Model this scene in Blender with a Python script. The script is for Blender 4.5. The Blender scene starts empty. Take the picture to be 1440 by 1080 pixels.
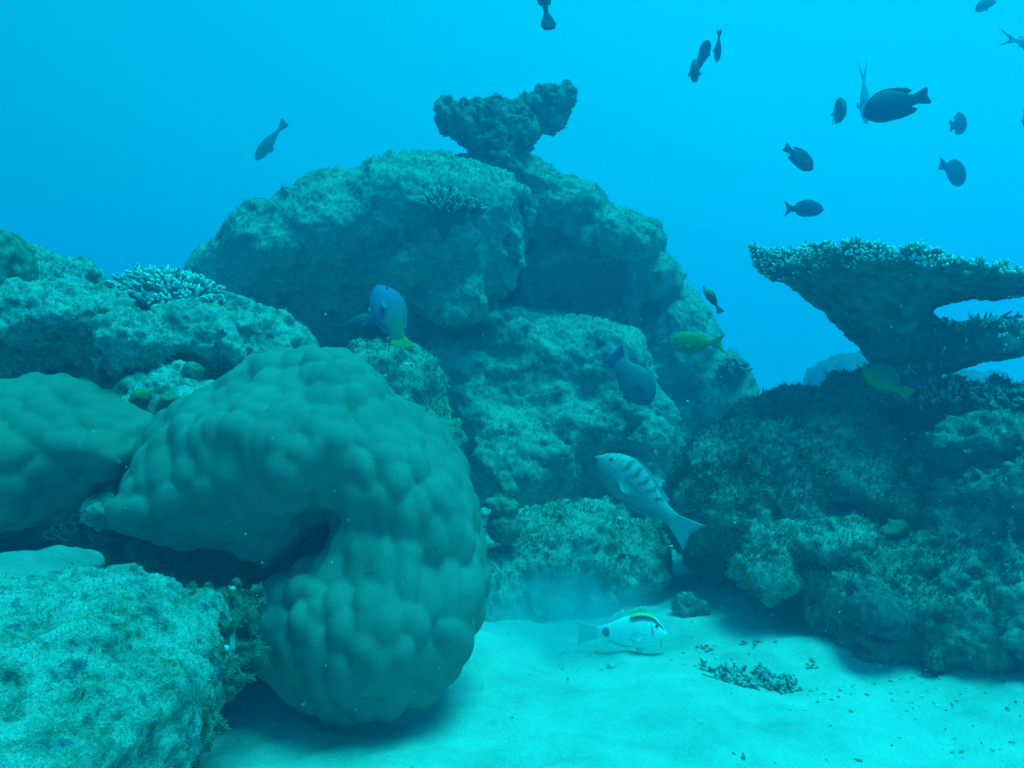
import bpy, math, random
import numpy as np
from mathutils import Vector, Matrix

# ------------------------------------------------------------------ camera, water light, sun, exposure
SC = bpy.context.scene
COL = SC.collection
F = 1150.0                      # focal length in photo pixels (1440 wide)
CAM_Z = 0.8

cam_d = bpy.data.cameras.new('camera')
cam = bpy.data.objects.new('camera', cam_d)
COL.objects.link(cam)
cam.location = (0, 0, CAM_Z)
cam.rotation_euler = (math.radians(90), 0, 0)
cam_d.sensor_width = 36
cam_d.lens = 36 * F / 1440
cam_d.clip_start = 0.02
cam_d.clip_end = 500
SC.camera = cam

SUN_EL, SUN_AZ = math.radians(74), math.radians(120)      # azimuth from +Y towards +X
SUN_DIR = Vector((math.cos(SUN_EL) * math.sin(SUN_AZ), math.cos(SUN_EL) * math.cos(SUN_AZ), math.sin(SUN_EL)))

world = bpy.data.worlds.new('World')
SC.world = world
world.use_nodes = True
nt = world.node_tree
bg = nt.nodes['Background']
sky = nt.nodes.new('ShaderNodeTexSky')
sky.sky_type = 'NISHITA'
sky.sun_disc = False
sky.sun_elevation = SUN_EL
sky.sun_rotation = SUN_AZ
tint = nt.nodes.new('ShaderNodeMix'); tint.data_type = 'RGBA'; tint.blend_type = 'MULTIPLY'
tint.inputs['Factor'].default_value = 1
nt.links.new(sky.outputs[0], tint.inputs['A'])
tint.inputs['B'].default_value = (0.01, 1.95, 1.65, 1)       # daylight after metres of sea water
tc = nt.nodes.new('ShaderNodeTexCoord')
dot = nt.nodes.new('ShaderNodeVectorMath'); dot.operation = 'DOT_PRODUCT'
nt.links.new(tc.outputs['Generated'], dot.inputs[0])
BR = Vector((0.62, 0.45, 0.64)).normalized()
dot.inputs[1].default_value = BR
ramp = nt.nodes.new('ShaderNodeValToRGB')
mr = nt.nodes.new('ShaderNodeMapRange')
mr.inputs['From Min'].default_value = -0.5
mr.inputs['From Max'].default_value = 1.0
nt.links.new(dot.outputs['Value'], mr.inputs['Value'])
nt.links.new(mr.outputs[0], ramp.inputs[0])
WATER = [(0.0, (0.0, 2.4, 3.5)), (0.4, (0.0, 4.3, 6.3)), (0.6, (0.0, 5.4, 8.3)), (0.85, (0.0, 7.1, 10.3)), (1.0, (0.0, 7.3, 10.4))]
el = ramp.color_ramp.elements
while len(el) < len(WATER): el.new(0.5)
for e, (p, c) in zip(el, WATER):
    e.position = p; e.color = (*c, 1)
sep = nt.nodes.new('ShaderNodeSeparateXYZ')
nt.links.new(tc.outputs['Generated'], sep.inputs[0])
win = nt.nodes.new('ShaderNodeMapRange'); win.interpolation_type = 'SMOOTHSTEP'
win.inputs['From Min'].default_value = 0.6; win.inputs['From Max'].default_value = 0.8
nt.links.new(sep.outputs['Z'], win.inputs['Value'])
mixw = nt.nodes.new('ShaderNodeMix'); mixw.data_type = 'RGBA'
nt.links.new(win.outputs[0], mixw.inputs['Factor'])
nt.links.new(ramp.outputs[0], mixw.inputs['A'])
nt.links.new(tint.outputs['Result'], mixw.inputs['B'])
nt.links.new(mixw.outputs['Result'], bg.inputs[0])
bg.inputs[1].default_value = 0.1

sun_d = bpy.data.lights.new('sun', 'SUN')
sun = bpy.data.objects.new('sun', sun_d)
COL.objects.link(sun)
sun_d.energy = 5.0
sun_d.angle = math.radians(26)                              # softened by the water
sun_d.color = (0.008, 1.0, 0.97)
sun.rotation_euler = (-SUN_DIR).to_track_quat('-Z', 'Y').to_euler()
sun.location = (2, 2, 9)

SC.view_settings.view_transform = 'Standard'
SC.view_settings.look = 'None'
SC.view_settings.exposure = 0
SC.view_settings.gamma = 1
SC.render.engine = 'CYCLES'
cy = SC.cycles
cy.max_bounces = 6; cy.diffuse_bounces = 3; cy.glossy_bounces = 2; cy.volume_bounces = 1
cy.transmission_bounces = 2; cy.transparent_max_bounces = 4
cy.use_denoising = True

HAZE_DENSITY = 0.079
def build_haze():
    x0, x1, y0, y1, z0, z1 = -9.5, 9.5, -3.5, 16.5, -2.6, 3.0
    v = [(x, y, z) for z in (z0, z1) for y in (y0, y1) for x in (x0, x1)]
    f = [(0, 2, 3, 1), (4, 5, 7, 6), (0, 1, 5, 4), (2, 6, 7, 3), (0, 4, 6, 2), (1, 3, 7, 5)]
    me = bpy.data.meshes.new('haze'); me.from_pydata(v, [], f)
    o = bpy.data.objects.new('haze', me); COL.objects.link(o)
    o['kind'] = 'stuff'; o['label'] = 'blue green sea water haze filling the whole scene'; o['category'] = 'haze'
    m = bpy.data.materials.new('haze'); m.use_nodes = True
    t = m.node_tree; t.nodes.clear()
    out = t.nodes.new('ShaderNodeOutputMaterial')
    pv = t.nodes.new('ShaderNodeVolumePrincipled')
    pv.inputs['Color'].default_value = (0.0, 0.54, 0.97, 1)
    pv.inputs['Density'].default_value = HAZE_DENSITY
    pv.inputs['Anisotropy'].default_value = 0.5
    t.links.new(pv.outputs[0], out.inputs['Volume'])
    me.materials.append(m)
build_haze()

# ------------------------------------------------------------------ numeric helpers
def W(px, py, Y):
    return np.array([(px - 720) / F * Y, Y, CAM_Z - (py - 540) / F * Y], dtype=np.float64)

GT = np.array([(1,1,0),(-1,1,0),(1,-1,0),(-1,-1,0),(1,0,1),(-1,0,1),(1,0,-1),(-1,0,-1),
               (0,1,1),(0,-1,1),(0,1,-1),(0,-1,-1),(1,1,0),(-1,1,0),(0,-1,1),(0,-1,-1)], dtype=np.float32)
def hsh(ix, iy, iz, seed):
    h = (ix.astype(np.uint32) * np.uint32(374761393)) ^ (iy.astype(np.uint32) * np.uint32(668265263)) ^ (iz.astype(np.uint32) * np.uint32(2246822519)) ^ np.uint32((seed * 3266489917) & 0xffffffff)
    h = (h ^ (h >> np.uint32(15))) * np.uint32(2246822519)
    h = (h ^ (h >> np.uint32(13))) * np.uint32(3266489917)
    return h ^ (h >> np.uint32(16))
def perlin(p, seed=0):
    i = np.floor(p).astype(np.int32); f = (p - i).astype(np.float32)
    u = f * f * f * (f * (f * 6 - 15) + 10)
    res = 0
    for dx in (0, 1):
        wx = u[:, 0] if dx else 1 - u[:, 0]
        for dy in (0, 1):
            wy = u[:, 1] if dy else 1 - u[:, 1]
            for dz in (0, 1):
                wz = u[:, 2] if dz else 1 - u[:, 2]
                g = GT[hsh(i[:, 0] + dx, i[:, 1] + dy, i[:, 2] + dz, seed) & np.uint32(15)]
                res = res + wx * wy * wz * (g[:, 0] * (f[:, 0] - dx) + g[:, 1] * (f[:, 1] - dy) + g[:, 2] * (f[:, 2] - dz))
    return res
def fbm(p, octs=4, seed=0, gain=0.5, lac=2.03, ridge=False):
    a, r, q = 1.0, 0.0, p.astype(np.float32)
    for k in range(octs):
        n = perlin(q, seed + k * 7)
        if ridge: n = 0.45 - np.abs(n) * 1.5
        r = r + a * n; a *= gain; q = q * lac + 3.7
    return r
def worley(p, seed=0, soft=0.0):
    """distance to the nearest (and second nearest) jittered cell point"""
    i = np.floor(p).astype(np.int32)
    f1 = np.full(len(p), 9.0, np.float32); f2 = f1.copy()
    for dx in (-1, 0, 1):
        for dy in (-1, 0, 1):
            for dz in (-1, 0, 1):
                cx, cyy, cz = i[:, 0] + dx, i[:, 1] + dy, i[:, 2] + dz
                h = hsh(cx, cyy, cz, seed)
                j = np.stack([cx + (h & np.uint32(1023)) / 1023.0, cyy + ((h >> np.uint32(10)) & np.uint32(1023)) / 1023.0,
                              cz + ((h >> np.uint32(20)) & np.uint32(1023)) / 1023.0], 1)
                d = np.sqrt(((p - j) ** 2).sum(1)).astype(np.float32)
                f2 = np.minimum(f2, np.maximum(f1, d)); f1 = np.minimum(f1, d)
    return f1, f2

def soft_cells(p, seed=0, k=20.0):
    """rounded knobs with soft valleys: smooth minimum of the squared distance to jittered cell points"""
    i = np.floor(p).astype(np.int32)
    acc = np.zeros(len(p))
    for dx in (-1, 0, 1):
        for dy in (-1, 0, 1):
            for dz in (-1, 0, 1):
                h = hsh(i[:, 0] + dx, i[:, 1] + dy, i[:, 2] + dz, seed)
                r = [((h >> np.uint32(s)) & np.uint32(1023)) / 1023.0 for s in (0, 10, 20)]
                d2 = sum((p[:, q] - i[:, q] - (dx, dy, dz)[q] - r[q]) ** 2 for q in range(3))
                acc += np.exp(-k * d2)
    return .35 + np.log(acc + 1e-9) / k

def surface_nets(f, org, h):
    nx, ny, nz = f.shape
    big = abs(h)
    for ax in range(3):
        for e in (0, -1):
            sl = [slice(None)] * 3; sl[ax] = e
            f[tuple(sl)] = np.maximum(f[tuple(sl)], big)
    s = f < 0
    offs = [(a, b, c) for a in (0, 1) for b in (0, 1) for c in (0, 1)]
    cnt = sum(s[a:nx - 1 + a, b:ny - 1 + b, c:nz - 1 + c].astype(np.int8) for a, b, c in offs)
    act = np.argwhere((cnt > 0) & (cnt < 8))
    idx = np.full((nx - 1, ny - 1, nz - 1), -1, np.int32)
    idx[act[:, 0], act[:, 1], act[:, 2]] = np.arange(len(act))
    acc = np.zeros((len(act), 3), np.float64); n = np.zeros(len(act))
    vals = {o: f[act[:, 0] + o[0], act[:, 1] + o[1], act[:, 2] + o[2]] for o in offs}
    for a in offs:
        for ax in range(3):
            if a[ax]: continue
            b = tuple(a[k] + (k == ax) for k in range(3))
            fa, fb = vals[a], vals[b]
            cr = (fa < 0) != (fb < 0)
            t = np.where(cr, fa / np.where(cr, fa - fb, 1), 0)
            q = np.zeros((len(act), 3)); q[:] = a; q[:, ax] += t
            acc[cr] += q[cr]; n[cr] += 1
    V = (act + acc / n[:, None]) * h + org
    Q = []
    for ax in range(3):
        lo = [slice(1, -1)] * 3; hi = [slice(1, -1)] * 3
        lo[ax] = slice(0, -1); hi[ax] = slice(1, None)
        sa, sb = s[tuple(lo)], s[tuple(hi)]
        e = np.argwhere(sa != sb)
        if not len(e): continue
        fl = sa[e[:, 0], e[:, 1], e[:, 2]]
        o = np.ones(3, int); o[ax] = 0
        e = e + o
        u, v = (ax + 1) % 3, (ax + 2) % 3
        def at(du, dv):
            c = e.copy(); c[:, u] += du; c[:, v] += dv
            return idx[c[:, 0], c[:, 1], c[:, 2]]
        q = np.stack([at(-1, -1), at(0, -1), at(0, 0), at(-1, 0)], 1)
        q[~fl] = q[~fl][:, ::-1]
        Q.append(q)
    return V, np.concatenate(Q)

def make_mesh(name, V, Fc, cols=None, smooth=True):
    """V (n,3), Fc list of (m,k) index arrays -> mesh"""
    if not isinstance(Fc, (list, tuple)): Fc = [Fc]
    me = bpy.data.meshes.new(name)
    V = np.asarray(V, np.float32)
    me.vertices.add(len(V)); me.vertices.foreach_set('co', V.ravel())
    Fc = [np.asarray(a, np.int32) for a in Fc if len(a)]
    loops = np.concatenate([a.ravel() for a in Fc])
    tot = np.concatenate([np.full(len(a), a.shape[1], np.int32) for a in Fc])
    st = np.concatenate([[0], np.cumsum(tot)[:-1]]).astype(np.int32)
    me.loops.add(len(loops)); me.loops.foreach_set('vertex_index', loops)
    me.polygons.add(len(tot)); me.polygons.foreach_set('loop_start', st); me.polygons.foreach_set('loop_total', tot)
    me.polygons.foreach_set('use_smooth', np.full(len(tot), smooth))
    if cols is not None:
        a = me.color_attributes.new('col', 'FLOAT_COLOR', 'POINT')
        c = np.ones((len(V), 4), np.float32); c[:, :3] = cols
        a.data.foreach_set('color', c.ravel())
    me.update(calc_edges=True); me.validate()
    return me

def vnormals(V, Q):
    n = np.zeros_like(V)
    fn = np.cross(V[Q[:, 2]] - V[Q[:, 0]], V[Q[:, 3]] - V[Q[:, 1]])
    for k in range(4): np.add.at(n, Q[:, k], fn)
    return n / np.maximum(np.linalg.norm(n, axis=1), 1e-12)[:, None]

def link(name, me, mat, loc=(0, 0, 0), parent=None, label=None, cat=None, group=None, kind=None):
    o = bpy.data.objects.new(name, me); COL.objects.link(o)
    if mat is not None and not me.materials: me.materials.append(mat)
    if parent is not None: o.parent = parent
    o.location = loc
    if label: o['label'] = label
    if cat: o['category'] = cat
    if group: o['group'] = group
    if kind: o['kind'] = kind
    return o

def base_point(V):
    lo, hi = V.min(0), V.max(0)
    return np.array([(lo[0] + hi[0]) / 2, (lo[1] + hi[1]) / 2, lo[2]])

# ------------------------------------------------------------------ materials
def mat_new(name, rough=0.9):
    m = bpy.data.materials.new(name); m.use_nodes = True
    b = m.node_tree.nodes['Principled BSDF']
    b.inputs['Roughness'].default_value = rough
    b.inputs['Specular IOR Level'].default_value = 0.12
    return m, m.node_tree, b
def nz(t, scale, detail=5, rough=0.6, coord='Object', off=0.0, dist=0.0):
    tcn = t.nodes.new('ShaderNodeTexCoord')
    n = t.nodes.new('ShaderNodeTexNoise')
    n.inputs['Scale'].default_value = scale; n.inputs['Detail'].default_value = detail
    n.inputs['Roughness'].default_value = rough; n.inputs['Distortion'].default_value = dist
    mp = t.nodes.new('ShaderNodeMapping'); mp.inputs['Location'].default_value = (off, off * 1.7, off * .6)
    t.links.new(tcn.outputs[coord], mp.inputs[0]); t.links.new(mp.outputs[0], n.inputs['Vector'])
    return n.outputs['Fac']
def rampn(t, fac, stops):
    r = t.nodes.new('ShaderNodeValToRGB')
    e = r.color_ramp.elements
    while len(e) < len(stops): e.new(0.5)
    for q, (p, c) in zip(e, stops):
        q.position = p; q.color = (*c, 1)
    t.links.new(fac, r.inputs[0]); return r.outputs[0]
def mixc(t, fac, a, b, mode='MIX'):
    m = t.nodes.new('ShaderNodeMix'); m.data_type = 'RGBA'; m.blend_type = mode
    for k, v in (('Factor', fac), ('A', a), ('B', b)):
        s = m.inputs[k]
        if hasattr(v, 'links'): t.links.new(v, s)
        elif isinstance(v, (int, float)): s.default_value = v
        else: s.default_value = (*v, 1)
    return m.outputs['Result']
def bump(t, b, h, strength, dist, prev=None):
    n = t.nodes.new('ShaderNodeBump')
    n.inputs['Strength'].default_value = strength; n.inputs['Distance'].default_value = dist
    t.links.new(h, n.inputs['Height'])
    if prev is not None: t.links.new(prev, n.inputs['Normal'])
    t.links.new(n.outputs[0], b.inputs['Normal'])
    return n.outputs[0]

def rock_mat(name, dark, mid, pale, off=0.0, s=1.0, pale_at=0.62, crust=None, bumpk=1.0):
    m, t, b = mat_new(name, 0.95)
    big = nz(t, 3.2 * s, 6, 0.65, off=off, dist=0.4)
    med = nz(t, 17 * s, 6, 0.7, off=off + 5)
    fine = nz(t, 95 * s, 4, 0.7, off=off + 9)
    c = rampn(t, big, [(0.3, dark), (0.5, mid), (pale_at, mid), (min(pale_at + 0.12, .99), pale)])
    c = mixc(t, rampn(t, med, [(0.42, (0, 0, 0)), (0.62, (1, 1, 1))]), c, mixc(t, 0.55, c, pale))
    c = mixc(t, rampn(t, med, [(0.30, (1, 1, 1)), (0.45, (0, 0, 0))]), c, mixc(t, 0.6, c, dark))
    c = mixc(t, 0.75, c, rampn(t, fine, [(0.3, (.55, .55, .55)), (0.7, (1.5, 1.5, 1.5))]), 'MULTIPLY')
    if crust:
        k = nz(t, 6 * s, 4, 0.6, off=off + 21)
        c = mixc(t, rampn(t, k, [(0.6, (0, 0, 0)), (0.68, (.7, .7, .7))]), c, crust)
    t.links.new(c, b.inputs['Base Color'])
    p = bump(t, b, med, 0.5 * bumpk, 0.02)
    bump(t, b, fine, 0.7 * bumpk, 0.008, p)
    return m

M = {}
M['bommie'] = rock_mat('algae_rock', (.12, .14, .11), (.26, .295, .24), (.37, .40, .335), 0, 1.3, .56)
M['spur'] = rock_mat('spur_rock', (.11, .14, .09), (.24, .29, .2), (.36, .40, .31), 37, 1.6, .56)
M['ledge'] = rock_mat('pale_turf_rock', (.12, .14, .115), (.44, .48, .41), (.68, .71, .63), 3, 2.6, .52, bumpk=1.5)
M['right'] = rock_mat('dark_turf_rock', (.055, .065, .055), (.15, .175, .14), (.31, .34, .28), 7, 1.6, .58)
M['front'] = rock_mat('encrusted_rock', (.06, .08, .045), (.50, .54, .42), (.76, .79, .70), 11, 3.2, .48, crust=(.14, .17, .32), bumpk=1.6)
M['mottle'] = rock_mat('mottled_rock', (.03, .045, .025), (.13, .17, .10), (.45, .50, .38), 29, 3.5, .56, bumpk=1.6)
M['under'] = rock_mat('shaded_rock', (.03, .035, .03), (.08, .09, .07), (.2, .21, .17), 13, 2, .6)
M['far'] = rock_mat('far_rock', (.06, .07, .06), (.12, .14, .11), (.2, .22, .2), 17, .6, .6)
M['dead'] = rock_mat('dead_coral', (.13, .15, .12), (.24, .27, .22), (.42, .45, .39), 19, 3, .56, bumpk=1.5)

def porites_mat(name, a, bcol):
    m, t, b = mat_new(name, 0.85)
    c = rampn(t, nz(t, 4, 4, .5, off=2), [(0.3, a), (0.7, bcol)])
    f = nz(t, 160, 3, .6)
    c = mixc(t, 0.35, c, rampn(t, f, [(0.3, (.7, .7, .7)), (0.7, (1.3, 1.3, 1.3))]), 'MULTIPLY')
    sp = nz(t, 70, 2, .5, off=4)
    c = mixc(t, rampn(t, sp, [(0.74, (0, 0, 0)), (0.78, (.6, .6, .6))]), c, (.5, .52, .48))
    t.links.new(c, b.inputs['Base Color'])
    bump(t, b, f, 0.3, 0.003)
    return m
M['porites'] = porites_mat('massive_coral', (.16, .18, .15), (.215, .235, .195))
M['porites_b'] = porites_mat('lumpy_coral', (.12, .15, .115), (.18, .20, .155))

def sand_mat(name='sand', k=1.0):
    m, t, b = mat_new(name, 0.95)
    c = rampn(t, nz(t, 2.6, 8, .68), [(0.34, (.36, .37, .33)), (0.5, (.51, .515, .46)), (.68, (.62, .62, .56))])
    c = mixc(t, .6, c, rampn(t, nz(t, 220, 3, .6), [(0.3, (.75, .75, .75)), (0.7, (1.2, 1.2, 1.2))]), 'MULTIPLY')
    sp = nz(t, 38, 3, .7, off=3)
    c = mixc(t, rampn(t, sp, [(0.66, (0, 0, 0)), (0.74, (.55, .55, .55))]), c, (.14, .15, .12))
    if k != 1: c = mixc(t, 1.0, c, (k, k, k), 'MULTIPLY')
    t.links.new(c, b.inputs['Base Color'])
    p = bump(t, b, nz(t, 26, 6, .7), .6, .018)
    bump(t, b, nz(t, 300, 2, .6), .4, .002, p)
    return m
M['sand'] = sand_mat()
M['sand_dark'] = sand_mat('darker_sand', .55)  # the same sand, evenly darker, for the pocket on the encrusted rock

def attr_mat(name, rough=0.7, fine=0.0, spec=.15, fscale=120):
    m, t, b = mat_new(name, rough)
    b.inputs['Specular IOR Level'].default_value = spec
    a = t.nodes.new('ShaderNodeAttribute'); a.attribute_name = 'col'
    c = a.outputs['Color']
    if fine:
        f = nz(t, fscale, 3, .6)
        c = mixc(t, fine, c, rampn(t, f, [(0.3, (.6, .6, .6)), (0.7, (1.4, 1.4, 1.4))]), 'MULTIPLY')
        bump(t, b, f, .4, .004)
    t.links.new(c, b.inputs['Base Color'])
    return m
M['attr'] = attr_mat('coral_skin', .9, .5)
M['fish'] = attr_mat('fish_skin', .55, .45, .25, 210)
def turf_mat(name, a, b2):
    m, t, b = mat_new(name, 1.0)
    t.links.new(rampn(t, nz(t, 9, 4, .6), [(0.35, a), (0.65, b2)]), b.inputs['Base Color'])
    return m
M['turf'] = turf_mat('turf_algae', (.13, .155, .115), (.26, .29, .225))
M['turf_pale'] = turf_mat('pale_turf_algae', (.18, .21, .16), (.42, .45, .36))
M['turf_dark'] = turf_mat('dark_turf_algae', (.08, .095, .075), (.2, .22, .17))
def plain(name, c, rough=.8):
    m, t, b = mat_new(name, rough)
    f = nz(t, 60, 4, .6)
    t.links.new(mixc(t, .6, c, rampn(t, f, [(0.3, (.7, .7, .7)), (0.7, (1.25, 1.25, 1.25))]), 'MULTIPLY'), b.inputs['Base Color'])
    bump(t, b, f, .4, .006)
    return m
M['white'] = plain('bare_white_coral', (.55, .58, .54))
M['sponge_y'] = plain('yellow_sponge', (.19, .19, .07))
M['sponge_g'] = plain('green_sponge', (.15, .18, .12))
M['eye'] = plain('fish_eye', (.01, .01, .012), .3)

# ------------------------------------------------------------------ solid builder
class Solid:
    """signed-distance rock: union of tilted ellipsoids / pillows minus cavities, roughened by 3D noise"""
    def __init__(s, h, seed=0):
        s.h, s.seed, s.ops = h, seed, []
        s.lo = np.full(3, 1e9); s.hi = np.full(3, -1e9)
    def _grow(s, lo, hi):
        s.lo = np.minimum(s.lo, lo); s.hi = np.maximum(s.hi, hi)
    def ell(s, px, py, Y, rx, rz, ry, k=.08, rot=0, cut=False):
        c = W(px, py, Y); r = np.array([rx * Y / F, ry, rz * Y / F]); a = math.radians(rot)
        s.ops.append(('e', c, r, a, k, cut))
        if not cut:
            m = np.array([max(r[0], r[2]) if rot else r[0], r[1], max(r[0], r[2]) if rot else r[2]])
            s._grow(c - m, c + m)
        return s
    def pillow(s, pts, Y, depth, R, lean=0.0, k=.05, back=None):
        y0, y1 = min(p[1] for p in pts), max(p[1] for p in pts)      # the outline lies on a leaning sheet
        P = np.array([W(px, py, Y + lean * ((y1 - py) / (y1 - y0) - .5)) for px, py in pts])[:, [0, 2]]
        s.ops.append(('p', P, Y, depth, R, lean, k, back if back else depth))
        s._grow(np.array([P[:, 0].min(), Y - depth - abs(lean), P[:, 1].min()]), np.array([P[:, 0].max(), Y + (back or depth) + abs(lean), P[:, 1].max()]))
        return s
    def func(s, fn, lo, hi, k=.05):
        s.ops.append(('f', fn, k)); s._grow(np.array(lo), np.array(hi)); return s
    def build(s, noise=((2.5, .09, 3), (8, .035, 3)), ridge=(5, .05, 3), post=(30, .006, 3), zmin=-.2, knob=None, smooth_post=None, pit=None):
        h = s.h; mg = 3 * h + .06
        lo = s.lo - mg; hi = s.hi + mg; lo[2] = max(lo[2], zmin)
        n = np.ceil((hi - lo) / h).astype(int) + 1
        ax = [(lo[k] + np.arange(n[k]) * h).astype(np.float32) for k in range(3)]
        X = ax[0][:, None, None]; Yg = ax[1][None, :, None]; Z = ax[2][None, None, :]
        f = np.full(tuple(n), 10.0, np.float32)
        for op in s.ops:
            if op[0] == 'e':
                _, c, r, a, k, cut = op
                dx, dy, dz = X - c[0], Yg - c[1], Z - c[2]
                if a:
                    dx, dz = dx * math.cos(a) + dz * math.sin(a), -dx * math.sin(a) + dz * math.cos(a)
                k0 = np.sqrt((dx / r[0]) ** 2 + (dy / r[1]) ** 2 + (dz / r[2]) ** 2) + 1e-6
                k1 = np.sqrt((dx / r[0] ** 2) ** 2 + (dy / r[1] ** 2) ** 2 + (dz / r[2] ** 2) ** 2) + 1e-6
                d = (k0 * (k0 - 1) / k1).astype(np.float32)
            elif op[0] == 'p':
                _, P, Y, depth, R, lean, k, back = op
                cut = False
                gx, gz = np.meshgrid(ax[0], ax[2], indexing='ij')
                d2 = np.full(gx.shape, 1e9, np.float32); ins = np.zeros(gx.shape, bool)
                for i in range(len(P)):
                    a_, b_ = P[i], P[(i + 1) % len(P)]
                    e = b_ - a_
                    t = np.clip(((gx - a_[0]) * e[0] + (gz - a_[1]) * e[1]) / max(e @ e, 1e-9), 0, 1)
                    d2 = np.minimum(d2, (gx - a_[0] - t * e[0]) ** 2 + (gz - a_[1] - t * e[1]) ** 2)
                    c_ = ((a_[1] > gz) != (b_[1] > gz)) & (gx < (b_[0] - a_[0]) * (gz - a_[1]) / (b_[1] - a_[1] + 1e-12) + a_[0])
                    ins ^= c_
                d2 = np.sqrt(d2); d2 = np.where(ins, d2, -d2)
                q = np.clip((R - d2) / R, 0, None)                   # 0 deep inside, 1 on the outline
                yc = Y + lean * ((gz - P[:, 1].min()) / (P[:, 1].max() - P[:, 1].min()) - .5)
                dy = Yg - yc[:, None, :]
                dy = np.where(dy < 0, dy / depth, dy / back)
                d = ((np.sqrt(dy ** 2 + (q ** 2)[:, None, :]) - 1) * min(depth, R)).astype(np.float32)
            else:
                d = op[1](X, Yg, Z).astype(np.float32); k, cut = op[2], False
            if cut:
                hh = np.clip(.5 - .5 * (f + d) / k, 0, 1)
                f = f * (1 - hh) + (-d) * hh + k * hh * (1 - hh)
            else:
                hh = np.clip(.5 + .5 * (f - d) / k, 0, 1)
                f = f * (1 - hh) + d * hh - k * hh * (1 - hh)
        amp = sum(a for _, a, _ in noise) + (ridge[1] if ridge else 0)
        band = np.argwhere(np.abs(f) < amp * 1.6 + 2 * h)
        p = (band * h + lo).astype(np.float32)
        dn = np.zeros(len(p), np.float32)
        for sc, a, oc in noise: dn += a * 1.5 * fbm(p * sc, oc, s.seed)
        if ridge: dn += ridge[1] * fbm(p * ridge[0], ridge[2], s.seed + 50, ridge=True)
        f[band[:, 0], band[:, 1], band[:, 2]] += dn
        V, Q = surface_nets(f, lo, h)
        V, Q = keep_largest(V, Q)
        N = vnormals(V, Q)
        if knob:
            sc, a, zs = knob
            pw = V + .012 * np.stack([perlin(V * 6, 91), perlin(V * 6, 92), perlin(V * 6, 93)], 1)
            bulge = soft_cells(pw * np.array([sc, sc, sc * zs]), s.seed)
            V = V + N * (a * bulge)[:, None]
        if pit:
            sc, a = pit
            f1, _ = worley(V * sc, s.seed + 5)
            V = V - N * (a * np.clip(1 - f1 / .35, 0, 1))[:, None]
        if post:
            V = V + N * (post[1] * (fbm(V * post[0], post[2], s.seed + 9) + .8 * fbm(V * post[0] * .6, 2, s.seed + 19, ridge=True)))[:, None]
        return V, Q

def keep_largest(V, Q):
    lab = np.arange(len(V))
    for _ in range(400):
        m = lab[Q].min(1)
        new = lab.copy()
        for k in range(4): np.minimum.at(new, Q[:, k], m)
        new = new[new]
        if (new == lab).all(): break
        lab = new
    u, c = np.unique(lab, return_counts=True)
    keep = lab == u[c.argmax()]
    mp = np.cumsum(keep) - 1
    Q = Q[keep[Q[:, 0]]]
    return V[keep], mp[Q].astype(np.int32)

def turf_mesh(V, Q, n, length, seed, up=.4, width=.12, mask=None):
    """n small bent algae blades rooted on the faces (V relative)"""
    rng = np.random.default_rng(seed)
    a, b, c = V[Q[:, 0]], V[Q[:, 1]], V[Q[:, 2]]
    fn = np.cross(V[Q[:, 2]] - V[Q[:, 0]], V[Q[:, 3]] - V[Q[:, 1]])
    ar = np.linalg.norm(fn, axis=1) + 1e-12
    fnn = fn / ar[:, None]
    cen = V[Q].mean(1)
    wgt = ar * (.35 + np.clip(.5 + 1.6 * fbm(cen * 7, 3, seed), 0, 1.5))
    wgt = wgt * np.where(fnn[:, 1] > .55, 0.05, 1)          # few on faces turned away from the open side
    if mask is not None: wgt = wgt * mask(cen, fnn)
    k = rng.choice(len(Q), n, p=wgt / wgt.sum())
    uv = rng.random((n, 2))
    root = (a[k] * (1 - uv[:, :1]) + b[k] * uv[:, :1]) * (1 - uv[:, 1:]) + (V[Q[k, 3]] * (1 - uv[:, :1]) + c[k] * uv[:, :1]) * uv[:, 1:]
    root = root - fnn[k] * length * .1
    d = fnn[k] + rng.normal(0, .5, (n, 3)) + np.array([0, 0, up])
    d /= np.linalg.norm(d, axis=1)[:, None]
    L = length * rng.uniform(.35, 1.3, n)[:, None]
    side = np.cross(d, rng.normal(0, 1, (n, 3))); side /= np.linalg.norm(side, axis=1)[:, None] + 1e-9
    w = side * L * width
    bend = rng.normal(0, .35, (n, 3)) * L
    m1 = root + d * L * .5; m2 = root + d * L + bend
    VV = np.stack([root - w, root + w, m1 + w * .9, m1 - w * .9, m2], 1).reshape(-1, 3)
    o = (np.arange(n) * 5)[:, None]
    return VV, [np.concatenate([o, o + 1, o + 2, o + 3], 1), np.concatenate([o + 3, o + 2, o + 4], 1)]

from mathutils.bvhtree import BVHTree
BV = []
def register(VQ):
    BV.append(BVHTree.FromPolygons(VQ[0].tolist(), VQ[1].tolist()))
def hit(px, py):
    """nearest reef surface point seen in that direction, and its normal"""
    o = Vector((0, 0, CAM_Z)); d = (Vector(W(px, py, 1.0)) - o).normalized()
    best = None
    for b in BV:
        p, n, i, dist = b.ray_cast(o, d)
        if p is not None and (best is None or dist < best[2]): best = (np.array(p), np.array(n), dist)
    return best

def rock_obj(name, VQ, mat, label, cat, group=None, turf=None, kind=None):
    V, Q = VQ
    bp = base_point(V)
    if len(V) > 8000: register(VQ)
    o = link(name, make_mesh(name, V - bp, Q), mat, bp, None, label, cat, group, kind)
    if turf:
        n, L, tm = turf[:3]
        tv, tf = turf_mesh(V, Q, n, L, 5, mask=turf[3] if len(turf) > 3 else None)
        t = link('algae_turf', make_mesh('algae_turf', tv - bp, tf, smooth=False), tm, (0, 0, 0), o)
        t['kind'] = 'stuff'
    return o

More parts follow.
